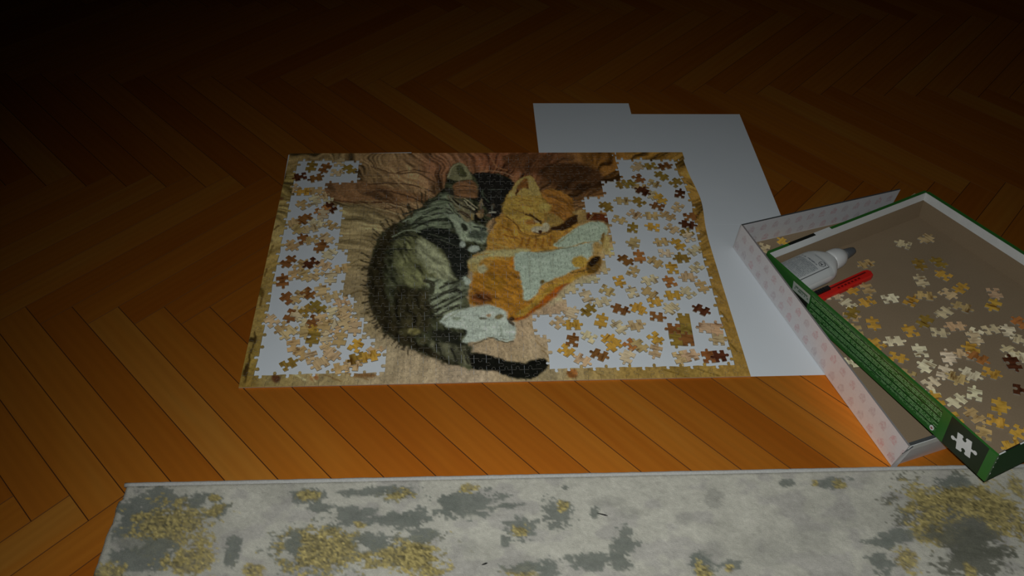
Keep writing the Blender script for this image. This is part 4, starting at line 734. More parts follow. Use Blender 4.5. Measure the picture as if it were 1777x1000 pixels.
# ------------------------------------------------------------------ loose pieces: ten cut shapes, each instance its own object
shapes = []
for k in range(12):
    cc = Cut(3, 3, 100+k); out = cc.outline(1, 1); out = out - np.array((1.5*cw, 1.5*chh))
    V, F, M, T = piece_geo(out, 2); b = MB()
    for v in V: b.vert(v)
    for f, m in zip(F, M): b.face(f, m)
    shapes.append(b.mesh('puzzle_piece', [MLO, MEDGE]))
TONES = {'pale': (0.719, 0.586, 0.348), 'tan': (0.601, 0.413, 0.175), 'gold': (0.639, 0.363, 0.061), 'olive': (0.331, 0.209, 0.039), 'brown': (0.281, 0.116, 0.032), 'dark': (0.105, 0.033, 0.013), 'orange': (0.495, 0.2, 0.052), 'pinkish': (0.678, 0.451, 0.247), 'cream': (0.923, 0.789, 0.531), 'sand': (0.678, 0.483, 0.247)}
LOOSE = [
(59.79, 44.26, 'sand', 'sandy puzzle piece right of the kittens, first row down, first from left', 'loose pieces right of the kittens'),
(62.22, 44.24, 'olive', 'olive brown puzzle piece right of the kittens, first row down, second from left', 'loose pieces right of the kittens'),
(64.69, 44.23, 'brown', 'brown streaked puzzle piece right of the kittens, first row down, third from left', 'loose pieces right of the kittens'),
(56.51, 39.61, 'olive', 'olive brown puzzle piece right of the kittens, second row down, first from left', 'loose pieces right of the kittens'),
(57.57, 39.46, 'olive', 'olive brown puzzle piece right of the kittens, second row down, second from left', 'loose pieces right of the kittens'),
(59.51, 41.07, 'brown', 'brown streaked puzzle piece right of the kittens, second row down, third from left', 'loose pieces right of the kittens'),
(59.51, 38.62, 'tan', 'tan puzzle piece right of the kittens, second row down, fourth from left', 'loose pieces right of the kittens'),
(61.87, 39.71, 'tan', 'tan puzzle piece right of the kittens, second row down, fifth from left', 'loose pieces right of the kittens'),
(63.61, 41.64, 'olive', 'olive brown puzzle piece right of the kittens, second row down, sixth from left', 'loose pieces right of the kittens'),
(65.7, 39.83, 'olive', 'olive brown puzzle piece right of the kittens, second row down, seventh from left', 'loose pieces right of the kittens'),
(55.89, 35.44, 'tan', 'tan puzzle piece right of the kittens, third row down, first from left', 'loose pieces right of the kittens'),
(58.64, 35.13, 'olive', 'olive brown puzzle piece right of the kittens, third row down, second from left', 'loose pieces right of the kittens'),
(59.56, 37.54, 'dark', 'dark brown puzzle piece right of the kittens, third row down, third from left', 'loose pieces right of the kittens'),
(61.43, 36.66, 'pale', 'pale beige puzzle piece right of the kittens, third row down, fourth from left', 'loose pieces right of the kittens'),
(62.23, 35.71, 'gold', 'golden puzzle piece right of the kittens, third row down, fifth from left', 'loose pieces right of the kittens'),
(65.89, 36.99, 'dark', 'dark brown puzzle piece right of the kittens, third row down, sixth from left', 'loose pieces right of the kittens'),
(52.95, 34.08, 'olive', 'olive brown puzzle piece right of the kittens, fourth row down, first from left', 'loose pieces right of the kittens'),
(57.31, 32.24, 'sand', 'sandy puzzle piece right of the kittens, fourth row down, second from left', 'loose pieces right of the kittens'),
(60.18, 31.79, 'tan', 'tan puzzle piece right of the kittens, fourth row down, third from left', 'loose pieces right of the kittens'),
(61.72, 33.98, 'brown', 'brown streaked puzzle piece right of the kittens, fourth row down, fourth from left', 'loose pieces right of the kittens'),
(62.84, 31.76, 'tan', 'tan puzzle piece right of the kittens, fourth row down, fifth from left', 'loose pieces right of the kittens'),
(64.9, 33.94, 'sand', 'sandy puzzle piece right of the kittens, fourth row down, sixth from left', 'loose pieces right of the kittens'),
(66.4, 31.45, 'brown', 'brown streaked puzzle piece right of the kittens, fourth row down, seventh from left', 'loose pieces right of the kittens'),
(54.56, 30.92, 'tan', 'tan puzzle piece right of the kittens, fifth row down, first from left', 'loose pieces right of the kittens'),
(56.59, 28.9, 'olive', 'olive brown puzzle piece right of the kittens, fifth row down, second from left', 'loose pieces right of the kittens'),
(60.0, 29.12, 'gold', 'golden puzzle piece right of the kittens, fifth row down, third from left', 'loose pieces right of the kittens'),
(62.85, 28.82, 'sand', 'sandy puzzle piece right of the kittens, fifth row down, fourth from left', 'loose pieces right of the kittens'),
(65.19, 27.86, 'olive', 'olive brown puzzle piece right of the kittens, fifth row down, fifth from left', 'loose pieces right of the kittens'),
(65.61, 29.44, 'dark', 'dark brown puzzle piece right of the kittens, fifth row down, sixth from left', 'loose pieces right of the kittens'),
(56.36, 25.67, 'tan', 'tan puzzle piece right of the kittens, sixth row down, first from left', 'loose pieces right of the kittens'),
(60.69, 25.73, 'tan', 'tan puzzle piece right of the kittens, sixth row down, second from left', 'loose pieces right of the kittens'),
(63.28, 25.31, 'gold', 'golden puzzle piece right of the kittens, sixth row down, third from left', 'loose pieces right of the kittens'),
(65.2, 26.57, 'pale', 'pale beige puzzle piece right of the kittens, sixth row down, fourth from left', 'loose pieces right of the kittens'),
(54.39, 22.0, 'brown', 'brown streaked puzzle piece right of the kittens, seventh row down, first from left', 'loose pieces right of the kittens'),
(56.66, 22.69, 'orange', 'orange brown puzzle piece right of the kittens, seventh row down, second from left', 'loose pieces right of the kittens'),
(58.93, 21.48, 'tan', 'tan puzzle piece right of the kittens, seventh row down, third from left', 'loose pieces right of the kittens'),
(60.79, 23.34, 'pale', 'pale beige puzzle piece right of the kittens, seventh row down, fourth from left', 'loose pieces right of the kittens'),
(63.28, 22.15, 'olive', 'olive brown puzzle piece right of the kittens, seventh row down, fifth from left', 'loose pieces right of the kittens'),
(65.65, 23.89, 'pale', 'pale beige puzzle piece right of the kittens, seventh row down, sixth from left', 'loose pieces right of the kittens'),
(55.18, 19.53, 'tan', 'tan puzzle piece right of the kittens, eighth row down, first from left', 'loose pieces right of the kittens'),
(61.34, 20.0, 'gold', 'golden puzzle piece right of the kittens, eighth row down, second from left', 'loose pieces right of the kittens'),
(63.34, 18.26, 'pinkish', 'pinkish beige puzzle piece right of the kittens, eighth row down, third from left', 'loose pieces right of the kittens'),
(65.18, 20.36, 'pale', 'pale beige puzzle piece right of the kittens, eighth row down, fourth from left', 'loose pieces right of the kittens'),
(52.8, 17.75, 'gold', 'golden puzzle piece right of the kittens, ninth row down, first from left', 'loose pieces right of the kittens'),
(57.54, 17.8, 'pale', 'pale beige puzzle piece right of the kittens, ninth row down, second from left', 'loose pieces right of the kittens'),
(60.45, 17.33, 'orange', 'orange brown puzzle piece right of the kittens, ninth row down, third from left', 'loose pieces right of the kittens'),
(65.07, 16.41, 'tan', 'tan puzzle piece right of the kittens, ninth row down, fourth from left', 'loose pieces right of the kittens'),
(47.49, 14.71, 'pale', 'pale beige puzzle piece right of the kittens, tenth row down, first from left', 'loose pieces right of the kittens'),
(50.66, 15.87, 'tan', 'tan puzzle piece right of the kittens, tenth row down, second from left', 'loose pieces right of the kittens'),
(54.42, 15.39, 'pale', 'pale beige puzzle piece right of the kittens, tenth row down, third from left', 'loose pieces right of the kittens'),
(57.0, 15.28, 'tan', 'tan puzzle piece right of the kittens, tenth row down, fourth from left', 'loose pieces right of the kittens'),
(60.43, 14.73, 'gold', 'golden puzzle piece right of the kittens, tenth row down, fifth from left', 'loose pieces right of the kittens'),
(62.81, 15.17, 'pale', 'pale beige puzzle piece right of the kittens, tenth row down, sixth from left', 'loose pieces right of the kittens'),
(45.06, 11.62, 'pale', 'pale beige puzzle piece right of the kittens, eleventh row down, first from left', 'loose pieces right of the kittens'),
(47.44, 12.21, 'olive', 'olive brown puzzle piece right of the kittens, eleventh row down, second from left', 'loose pieces right of the kittens'),
(49.64, 13.61, 'pale', 'pale beige puzzle piece right of the kittens, eleventh row down, third from left', 'loose pieces right of the kittens'),
(52.18, 12.11, 'brown', 'brown streaked puzzle piece right of the kittens, eleventh row down, fourth from left', 'loose pieces right of the kittens'),
(54.83, 12.19, 'gold', 'golden puzzle piece right of the kittens, eleventh row down, fifth from left', 'loose pieces right of the kittens'),
(57.4, 13.45, 'gold', 'golden puzzle piece right of the kittens, eleventh row down, sixth from left', 'loose pieces right of the kittens'),
(59.74, 12.22, 'pale', 'pale beige puzzle piece right of the kittens, eleventh row down, seventh from left', 'loose pieces right of the kittens'),
(64.03, 11.87, 'dark', 'dark brown puzzle piece right of the kittens, eleventh row down, eighth from left', 'loose pieces right of the kittens'),
(42.79, 9.88, 'pinkish', 'pinkish beige puzzle piece right of the kittens, twelfth row down, first from left', 'loose pieces right of the kittens'),
(44.93, 9.46, 'gold', 'golden puzzle piece right of the kittens, twelfth row down, second from left', 'loose pieces right of the kittens'),
(49.08, 10.12, 'gold', 'golden puzzle piece right of the kittens, twelfth row down, third from left', 'loose pieces right of the kittens'),
(51.51, 8.94, 'pale', 'pale beige puzzle piece right of the kittens, twelfth row down, fourth from left', 'loose pieces right of the kittens'),
(54.01, 9.26, 'sand', 'sandy puzzle piece right of the kittens, twelfth row down, fifth from left', 'loose pieces right of the kittens'),
(57.22, 10.71, 'brown', 'brown streaked puzzle piece right of the kittens, twelfth row down, sixth from left', 'loose pieces right of the kittens'),
(44.53, 6.63, 'brown', 'brown streaked puzzle piece right of the kittens, thirteenth row down, first from left', 'loose pieces right of the kittens'),
(47.04, 7.26, 'pale', 'pale beige puzzle piece right of the kittens, thirteenth row down, second from left', 'loose pieces right of the kittens'),
(49.8, 6.63, 'gold', 'golden puzzle piece right of the kittens, thirteenth row down, third from left', 'loose pieces right of the kittens'),
(50.25, 5.65, 'gold', 'golden puzzle piece right of the kittens, thirteenth row down, fourth from left', 'loose pieces right of the kittens'),
(52.7, 5.72, 'orange', 'orange brown puzzle piece right of the kittens, thirteenth row down, fifth from left', 'loose pieces right of the kittens'),
(53.84, 5.5, 'tan', 'tan puzzle piece right of the kittens, thirteenth row down, sixth from left', 'loose pieces right of the kittens'),
(56.33, 6.85, 'gold', 'golden puzzle piece right of the kittens, thirteenth row down, seventh from left', 'loose pieces right of the kittens'),
(43.49, 4.98, 'gold', 'golden puzzle piece right of the kittens, fourteenth row down, first from left', 'loose pieces right of the kittens'),
(45.52, 3.29, 'pinkish', 'pinkish beige puzzle piece right of the kittens, fourteenth row down, second from left', 'loose pieces right of the kittens'),
(48.02, 4.16, 'brown', 'brown streaked puzzle piece right of the kittens, fourteenth row down, third from left', 'loose pieces right of the kittens'),
(51.9, 3.71, 'pale', 'pale beige puzzle piece right of the kittens, fourteenth row down, fourth from left', 'loose pieces right of the kittens'),
(55.94, 4.68, 'sand', 'sandy puzzle piece right of the kittens, fourteenth row down, fifth from left', 'loose pieces right of the kittens'),
(4.07, 44.46, 'olive', 'olive brown puzzle piece left of the kittens, first row down, first from left', 'loose pieces left of the kittens'),
(6.32, 44.06, 'brown', 'brown streaked puzzle piece left of the kittens, first row down, second from left', 'loose pieces left of the kittens'),
(8.4, 42.91, 'sand', 'sandy puzzle piece left of the kittens, first row down, third from left', 'loose pieces left of the kittens'),
(8.63, 45.59, 'sand', 'sandy puzzle piece left of the kittens, first row down, fourth from left', 'loose pieces left of the kittens'),
(10.52, 43.78, 'olive', 'olive brown puzzle piece left of the kittens, first row down, fifth from left', 'loose pieces left of the kittens'),
(2.6, 41.95, 'dark', 'dark brown puzzle piece left of the kittens, second row down, first from left', 'loose pieces left of the kittens'),
(5.14, 41.56, 'brown', 'brown streaked puzzle piece left of the kittens, second row down, second from left', 'loose pieces left of the kittens'),
(1.95, 39.01, 'sand', 'sandy puzzle piece left of the kittens, third row down, first from left', 'loose pieces left of the kittens'),
(3.5, 38.16, 'gold', 'golden puzzle piece left of the kittens, third row down, second from left', 'loose pieces left of the kittens'),
(5.51, 38.38, 'tan', 'tan puzzle piece left of the kittens, third row down, third from left', 'loose pieces left of the kittens'),
(6.54, 36.94, 'sand', 'sandy puzzle piece left of the kittens, third row down, fourth from left', 'loose pieces left of the kittens'),
(3.96, 34.98, 'tan', 'tan puzzle piece left of the kittens, fourth row down, first from left', 'loose pieces left of the kittens'),
(5.64, 35.89, 'pale', 'pale beige puzzle piece left of the kittens, fourth row down, second from left', 'loose pieces left of the kittens'),
(7.86, 35.63, 'pale', 'pale beige puzzle piece left of the kittens, fourth row down, third from left', 'loose pieces left of the kittens'),
(8.33, 34.12, 'dark', 'dark brown puzzle piece left of the kittens, fourth row down, fourth from left', 'loose pieces left of the kittens'),
(3.05, 30.8, 'tan', 'tan puzzle piece left of the kittens, fifth row down, first from left', 'loose pieces left of the kittens'),
(4.64, 31.45, 'brown', 'brown streaked puzzle piece left of the kittens, fifth row down, second from left', 'loose pieces left of the kittens'),
(6.53, 30.87, 'pale', 'pale beige puzzle piece left of the kittens, fifth row down, third from left', 'loose pieces left of the kittens'),
(7.19, 33.22, 'orange', 'orange brown puzzle piece left of the kittens, fifth row down, fourth from left', 'loose pieces left of the kittens'),
(7.46, 32.08, 'pale', 'pale beige puzzle piece left of the kittens, fifth row down, fifth from left', 'loose pieces left of the kittens'),
(8.72, 30.29, 'tan', 'tan puzzle piece left of the kittens, fifth row down, sixth from left', 'loose pieces left of the kittens'),
(3.99, 29.36, 'tan', 'tan puzzle piece left of the kittens, sixth row down, first from left', 'loose pieces left of the kittens'),
(5.8, 29.34, 'sand', 'sandy puzzle piece left of the kittens, sixth row down, second from left', 'loose pieces left of the kittens'),
(3.41, 26.0, 'tan', 'tan puzzle piece left of the kittens, seventh row down, first from left', 'loose pieces left of the kittens'),
(5.05, 27.06, 'brown', 'brown streaked puzzle piece left of the kittens, seventh row down, second from left', 'loose pieces left of the kittens'),
(6.34, 26.86, 'tan', 'tan puzzle piece left of the kittens, seventh row down, third from left', 'loose pieces left of the kittens'),
(7.63, 25.58, 'brown', 'brown streaked puzzle piece left of the kittens, seventh row down, fourth from left', 'loose pieces left of the kittens'),
(8.45, 27.38, 'sand', 'sandy puzzle piece left of the kittens, seventh row down, fifth from left', 'loose pieces left of the kittens'),
(3.27, 22.5, 'brown', 'brown streaked puzzle piece left of the kittens, eighth row down, first from left', 'loose pieces left of the kittens'),
(5.22, 21.78, 'tan', 'tan puzzle piece left of the kittens, eighth row down, second from left', 'loose pieces left of the kittens'),
(6.8, 21.93, 'dark', 'dark brown puzzle piece left of the kittens, eighth row down, third from left', 'loose pieces left of the kittens'),
(8.55, 21.72, 'pinkish', 'pinkish beige puzzle piece left of the kittens, eighth row down, fourth from left', 'loose pieces left of the kittens'),
(9.31, 23.96, 'pale', 'pale beige puzzle piece left of the kittens, eighth row down, fifth from left', 'loose pieces left of the kittens'),
(11.34, 21.0, 'tan', 'tan puzzle piece left of the kittens, eighth row down, sixth from left', 'loose pieces left of the kittens'),
(2.96, 18.64, 'brown', 'brown streaked puzzle piece left of the kittens, ninth row down, first from left', 'loose pieces left of the kittens'),
(4.5, 19.77, 'tan', 'tan puzzle piece left of the kittens, ninth row down, second from left', 'loose pieces left of the kittens'),
(6.11, 19.57, 'tan', 'tan puzzle piece left of the kittens, ninth row down, third from left', 'loose pieces left of the kittens'),
(7.83, 19.38, 'sand', 'sandy puzzle piece left of the kittens, ninth row down, fourth from left', 'loose pieces left of the kittens'),
(9.93, 19.17, 'pale', 'pale beige puzzle piece left of the kittens, ninth row down, fifth from left', 'loose pieces left of the kittens'),
(4.28, 15.23, 'brown', 'brown streaked puzzle piece left of the kittens, tenth row down, first from left', 'loose pieces left of the kittens'),
(5.68, 15.36, 'tan', 'tan puzzle piece left of the kittens, tenth row down, second from left', 'loose pieces left of the kittens'),
(7.05, 15.81, 'brown', 'brown streaked puzzle piece left of the kittens, tenth row down, third from left', 'loose pieces left of the kittens'),
(8.75, 16.58, 'sand', 'sandy puzzle piece left of the kittens, tenth row down, fourth from left', 'loose pieces left of the kittens'),
(10.43, 15.42, 'sand', 'sandy puzzle piece left of the kittens, tenth row down, fifth from left', 'loose pieces left of the kittens'),
(12.07, 14.44, 'pinkish', 'pinkish beige puzzle piece left of the kittens, tenth row down, sixth from left', 'loose pieces left of the kittens'),
(2.55, 11.11, 'sand', 'sandy puzzle piece left of the kittens, eleventh row down, first from left', 'loose pieces left of the kittens'),
(5.18, 12.11, 'brown', 'brown streaked puzzle piece left of the kittens, eleventh row down, second from left', 'loose pieces left of the kittens'),
(6.05, 12.55, 'pale', 'pale beige puzzle piece left of the kittens, eleventh row down, third from left', 'loose pieces left of the kittens'),
(7.06, 11.01, 'pale', 'pale beige puzzle piece left of the kittens, eleventh row down, fourth from left', 'loose pieces left of the kittens'),
(7.34, 12.52, 'olive', 'olive brown puzzle piece left of the kittens, eleventh row down, fifth from left', 'loose pieces left of the kittens'),
(8.47, 10.83, 'brown', 'brown streaked puzzle piece left of the kittens, eleventh row down, sixth from left', 'loose pieces left of the kittens'),
(8.81, 12.95, 'olive', 'olive brown puzzle piece left of the kittens, eleventh row down, seventh from left', 'loose pieces left of the kittens'),
(9.63, 10.8, 'sand', 'sandy puzzle piece left of the kittens, eleventh row down, eighth from left', 'loose pieces left of the kittens'),
(10.85, 12.45, 'pale', 'pale beige puzzle piece left of the kittens, eleventh row down, ninth from left', 'loose pieces left of the kittens'),
(11.74, 10.61, 'pale', 'pale beige puzzle piece left of the kittens, eleventh row down, tenth from left', 'loose pieces left of the kittens'),
(12.59, 12.72, 'sand', 'sandy puzzle piece left of the kittens, eleventh row down, eleventh from left', 'loose pieces left of the kittens'),
(13.09, 11.03, 'sand', 'sandy puzzle piece left of the kittens, eleventh row down, twelfth from left', 'loose pieces left of the kittens'),
(4.22, 9.88, 'tan', 'tan puzzle piece left of the kittens, twelfth row down, first from left', 'loose pieces left of the kittens'),
(5.28, 8.83, 'sand', 'sandy puzzle piece left of the kittens, twelfth row down, second from left', 'loose pieces left of the kittens'),
(7.51, 9.22, 'tan', 'tan puzzle piece left of the kittens, twelfth row down, third from left', 'loose pieces left of the kittens'),
(9.04, 8.89, 'gold', 'golden puzzle piece left of the kittens, twelfth row down, fourth from left', 'loose pieces left of the kittens'),
(10.19, 9.89, 'tan', 'tan puzzle piece left of the kittens, twelfth row down, fifth from left', 'loose pieces left of the kittens'),
(10.39, 7.98, 'pale', 'pale beige puzzle piece left of the kittens, twelfth row down, sixth from left', 'loose pieces left of the kittens'),
(11.95, 8.38, 'pinkish', 'pinkish beige puzzle piece left of the kittens, twelfth row down, seventh from left', 'loose pieces left of the kittens'),
(12.99, 9.53, 'sand', 'sandy puzzle piece left of the kittens, twelfth row down, eighth from left', 'loose pieces left of the kittens'),
(14.43, 8.91, 'sand', 'sandy puzzle piece left of the kittens, twelfth row down, ninth from left', 'loose pieces left of the kittens'),
(6.14, 6.64, 'tan', 'tan puzzle piece left of the kittens, thirteenth row down, first from left', 'loose pieces left of the kittens'),
(8.85, 7.58, 'olive', 'olive brown puzzle piece left of the kittens, thirteenth row down, second from left', 'loose pieces left of the kittens'),
(10.93, 6.1, 'sand', 'sandy puzzle piece left of the kittens, thirteenth row down, third from left', 'loose pieces left of the kittens'),
(12.53, 7.06, 'tan', 'tan puzzle piece left of the kittens, thirteenth row down, fourth from left', 'loose pieces left of the kittens'),
(14.63, 6.44, 'gold', 'golden puzzle piece left of the kittens, thirteenth row down, fifth from left', 'loose pieces left of the kittens'),
(17.4, 5.8, 'sand', 'sandy puzzle piece left of the kittens, thirteenth row down, sixth from left', 'loose pieces left of the kittens'),
(5.89, 3.58, 'olive', 'olive brown puzzle piece left of the kittens, fourteenth row down, first from left', 'loose pieces left of the kittens'),
(7.55, 5.34, 'tan', 'tan puzzle piece left of the kittens, fourteenth row down, second from left', 'loose pieces left of the kittens'),
(8.99, 4.47, 'sand', 'sandy puzzle piece left of the kittens, fourteenth row down, third from left', 'loose pieces left of the kittens'),
(10.23, 3.33, 'sand', 'sandy puzzle piece left of the kittens, fourteenth row down, fourth from left', 'loose pieces left of the kittens'),
(11.61, 4.96, 'pinkish', 'pinkish beige puzzle piece left of the kittens, fourteenth row down, fifth from left', 'loose pieces left of the kittens'),
(13.04, 2.85, 'tan', 'tan puzzle piece left of the kittens, fourteenth row down, sixth from left', 'loose pieces left of the kittens'),
(14.35, 3.09, 'sand', 'sandy puzzle piece left of the kittens, fourteenth row down, seventh from left', 'loose pieces left of the kittens'),
(15.05, 4.04, 'olive', 'olive brown puzzle piece left of the kittens, fourteenth row down, eighth from left', 'loose pieces left of the kittens'),
(16.67, 4.19, 'gold', 'golden puzzle piece left of the kittens, fourteenth row down, ninth from left', 'loose pieces left of the kittens')]
placed = []
def drop(x, y, tone, lab, grp, base=None, z0=ZP):
    o = link(bpy.data.objects.new('puzzle_piece', random.choice(shapes)))
    c = TONES[tone]; f = random.uniform(.9, 1.1); o.color = tuple(min(.95, q*f*random.uniform(.96, 1.04)) for q in c) + (1,)
    lift = 0
    for (X, Y, Z, B) in placed:
        if B is base and math.hypot(X-x, Y-y) < 1.75: lift = max(lift, Z+.205)
    placed.append((x, y, lift, base))
    M = Matrix.Translation(Vector((x, y, z0+lift))*S) @ Matrix.Rotation(random.uniform(0, 6.283), 4, 'Z')
    if lift: M = M @ Matrix.Rotation(random.uniform(-.03, .03), 4, 'X')
    o.matrix_world = (base @ M) if base is not None else M
    tag(o, lab, 'puzzle piece', grp); return o
for x, y, tone, lab, grp in LOOSE: drop(x, y, tone, lab, grp)
# joined groups of loose pieces
for (x, y, rot, cellset, flat, tone, lab) in [(60.19, 8.37, -4, [(0, 0), (1, 0), (0, 1), (1, 1), (1, 2)], 1, ('olive', 'brown', 'olive'), 'olive and brown block of five joined puzzle pieces by the right frame'), (64.54, 7.45, -8, [(0, 1), (1, 1), (1, 0)], 0, 'pinkish', 'pale pinkish block of joined puzzle pieces beside the right frame strip'), (59.96, 3.59, 12, [(0, 0), (1, 0)], 0, ('sand', 'pinkish'), 'sandy joined pair of puzzle pieces beside the dark brown striped pair'), (63.99, 3.49, 3, [(0, 0), (1, 0)], 0, ('brown', 'dark'), 'dark brown striped pair of joined puzzle pieces near the corner')]:
    nc = max(c[0] for c in cellset)+1; nr = max(c[1] for c in cellset)+1
    cc = Cut(nc+(1 if flat else 2), nr+2, int(x*31)); t = empty('joined_puzzle_pieces', loc=(x, y, ZP)); t.rotation_euler = (0, 0, math.radians(rot))
    tag(t, lab, 'puzzle pieces', 'joined blocks of loose pieces')
    for (i, j) in cellset:
        out = cc.outline(i+1, j+1)
        ctr_ = np.array(((i+1.5)*cw, (j+1.5)*chh)); V, F, M, T = piece_geo(out-ctr_, 2); b = MB()
        for v in V: b.vert(v)
        for f, m in zip(F, M): b.face(f, m)
        o = b.obj('puzzle_piece', [MLO, MEDGE], t); o.location = ((i+.5-nc/2)*cw*S, (j+.5-nr/2)*chh*S, 0)
        tn = tone if isinstance(tone, str) else tone[(i+j) % len(tone)]; o.color = tuple(min(.95, q*random.uniform(.92, 1.08)) for q in TONES[tn]) + (1,)

# ------------------------------------------------------------------ pink box tray on the floor
PB = Matrix(((0.962754,-0.270380,0.000000,0.719000),(0.270380,0.962754,0.000000,0.246000),(0.000000,-0.000000,1.000000,0.000500),(0.000000,0.000000,0.000000,1.000000)))
PBW, PBL, PBH, T_ = 29.3, 40.0, 5.0, .26        # local: x to the far right wall, y away from the far wall is negative
pink = empty('cardboard_box', mat=PB)
tag(pink, 'shallow white cardboard box with pink house motifs, under the green tray', 'box')
b = MB(); b.box(.05, PBW-.05, -PBL+.05, -.05, 0, .2, (0,)); b.obj('base', MCB, pink)
def uvq(a0, a1, h0=0.0, h1=5.0): return [(a0, h0), (a1, h0), (a1, h1), (a0, h1)]
# hexa faces: 0 bottom, 1 top, 2 y0 side, 3 x1 side, 4 y1 side, 5 x0 side
b = MB(); b.box(0, PBW, -T_, 0, 0, PBH, (1, 2, 0, 1, 1, 1), {2: uvq(0, PBW)}); b.obj('side_wall', [MPK, MGC, MRIM], pink)
b = MB(); b.box(0, T_, -PBL, -T_-.01, 0, PBH, (1, 2, 1, 1, 1, 0), {5: uvq(0.6, PBL+.6)}); b.obj('side_wall', [MPK, MGC, plain('grey_card_rim', (.22, .20, .20))], pink)
b = MB(); b.box(T_+.01, PBW, -PBL, -PBL+.42, 0, PBH, (0, 1, 0, 0, 0, 0)); b.box(T_+.05, PBW, -PBL-.05, -PBL, PBH-1.3, PBH-.05, (2,)); b.obj('side_wall', [MGC, MRIM, MWC], pink)['label'] = 'plain grey-white short wall of the box'
b = MB(); a = math.radians(50); dx, dz = math.sin(a)*PBH, math.cos(a)*PBH
b.hexa([(PBW-.2, -PBL+.6, .2), (PBW+.05, -PBL+.6, .0), (PBW+.05, -.3, .0), (PBW-.2, -.3, .2)], [(PBW+dx-.2, -PBL+.6, dz+.2), (PBW+dx, -PBL+.6, dz), (PBW+dx, -.3, dz), (PBW+dx-.2, -.3, dz+.2)], (0,)*6); b.obj('side_wall', MCB, pink)['label'] = 'bare brown wall folded outward'
b = MB(); b.hexa([(-.12, -PBL-.02, 0), (.5, -PBL-.25, 0), (.5, -PBL-.02, 0), (-.02, -PBL+.1, 0)], [(-.1, -PBL-.05, 3.2), (.6, -PBL-.2, 4.9), (.6, -PBL-.02, 4.9), (0, -PBL+.1, 3.3)], (0, 1, 0, 0, 0, 0)); b.obj('corner_flap', [MGC, MRIM], pink)
for x, y, tone, lab in ((4.42, -1.88, 'pale', 'pale gold puzzle piece in the far corner of the pink motif box'), (8.15, -1.80, 'gold', 'golden puzzle piece against the far wall of the pink motif box'), (4.36, -24.84, 'cream', 'cream puzzle piece by the long wall inside the pink motif box')):
    drop(x, y, tone, lab, 'loose pieces in the pink box', PB, .205)

# ------------------------------------------------------------------ green tray, tilted over the pink box
GT = Matrix(((0.933331,-0.326378,-0.149566,0.749575),(0.345743,0.929345,0.129538,0.178961),(0.096720,-0.172613,0.980229,0.002750),(0.000000,0.000000,0.000000,1.000000))); GL, GW, GH = 40.57, 29.35, 4.89; t3 = .3
tray = empty('box_tray', mat=GT)
tag(tray, 'green cardboard tray with a brown inside, tilted on the pink motif box', 'box tray')
b = MB(); b.box(0, GW, -GL, 0, 0, .22, (1, 0, 1, 1, 1, 1)); b.obj('base', [MCB, MGR], tray)
b = MB(); b.box(0, t3, -GL, 0, .22, GH, (0, 2, 3, 1, 3, 0), {5: uvq(0, GL, 0, GH)}); wl = b.obj('side_wall', [MTX, MCB, MGR, MGR], tray)
b = MB(); b.box(t3, GW, -t3, .25, .22, GH, (0, 1, 0, 1, 1, 1)); wf = b.obj('side_wall', [MCB, MGR], tray)
b = MB(); b.box(GW-t3, GW+.3, -GL, -t3, .22, GH, (0, 1, 1, 1, 1, 0)); wr = b.obj('side_wall', [MCB, MGR], tray)
b = MB(); b.box(t3, GW-t3, -GL, -GL+.16, .22, GH, (0, 1, 2, 1, 0, 1)); wn = b.obj('side_wall', [MCB, MBL, MGN], tray)
b = MB(); b.box(t3, GW-t3-.06, -t3-.06, -t3, GH-1.3, GH+.01, (0,)); b.obj('white_lining', MWC, wf)
b = MB(); b.box(GW-t3-.06, GW-t3, -GL+t3, -t3, GH-1.45, GH+.01, (0,)); b.obj('white_lining', MWC, wr)
b = MB(); b.box(t3+3.6, 8.5, -t3, .26, GH, GH+.05, (0,)); b.obj('dark_rim', MBL, wf)
b = MB(); b.box(8.5, 11.3, -t3-.06, .27, GH, GH+.06, (0,)); b.obj('white_rim', MWC, wf)
# prints on the long outer wall: logo panel, bright bands, sticker, emblem
b = MB(); b.box(-.02, 0, -39.55, -34.4, .0, GH, (0,)); b.obj('logo_panel', MDG, wl)
b = MB(); b.box(-.02, t3, -GL-.02, -39.55, .0, GH+.02, (0,)); b.box(-.02, 0, -34.4, -33.3, 0, GH, (0,)); b.box(-.02, .02, -33.3, -.2, GH-.22, GH+.02, (0,)); b.obj('green_band', MGR, wl)
b = MB(); b.box(t3, GW, -GL-.02, -GL, .0, GH-.3, (0,)); b.obj('green_band', MGN, wn)
b = MB()
for k in range(9):
    y = -GL+1.2+k*3.1+random.uniform(-.6, .6); b.box(.3+k*3.0, .5+k*3.0+random.uniform(.1, .9), -GL-.03, -GL+.1, GH-.06, GH+.02, (0,))
for z in (1.2, 2.5, 3.4, 4.1): b.box(-.03+.31, t3+.05, -GL-.035, -GL+.0, z, z+random.uniform(.1, .35), (0,))
b.obj('worn_edge', MWC, wn)
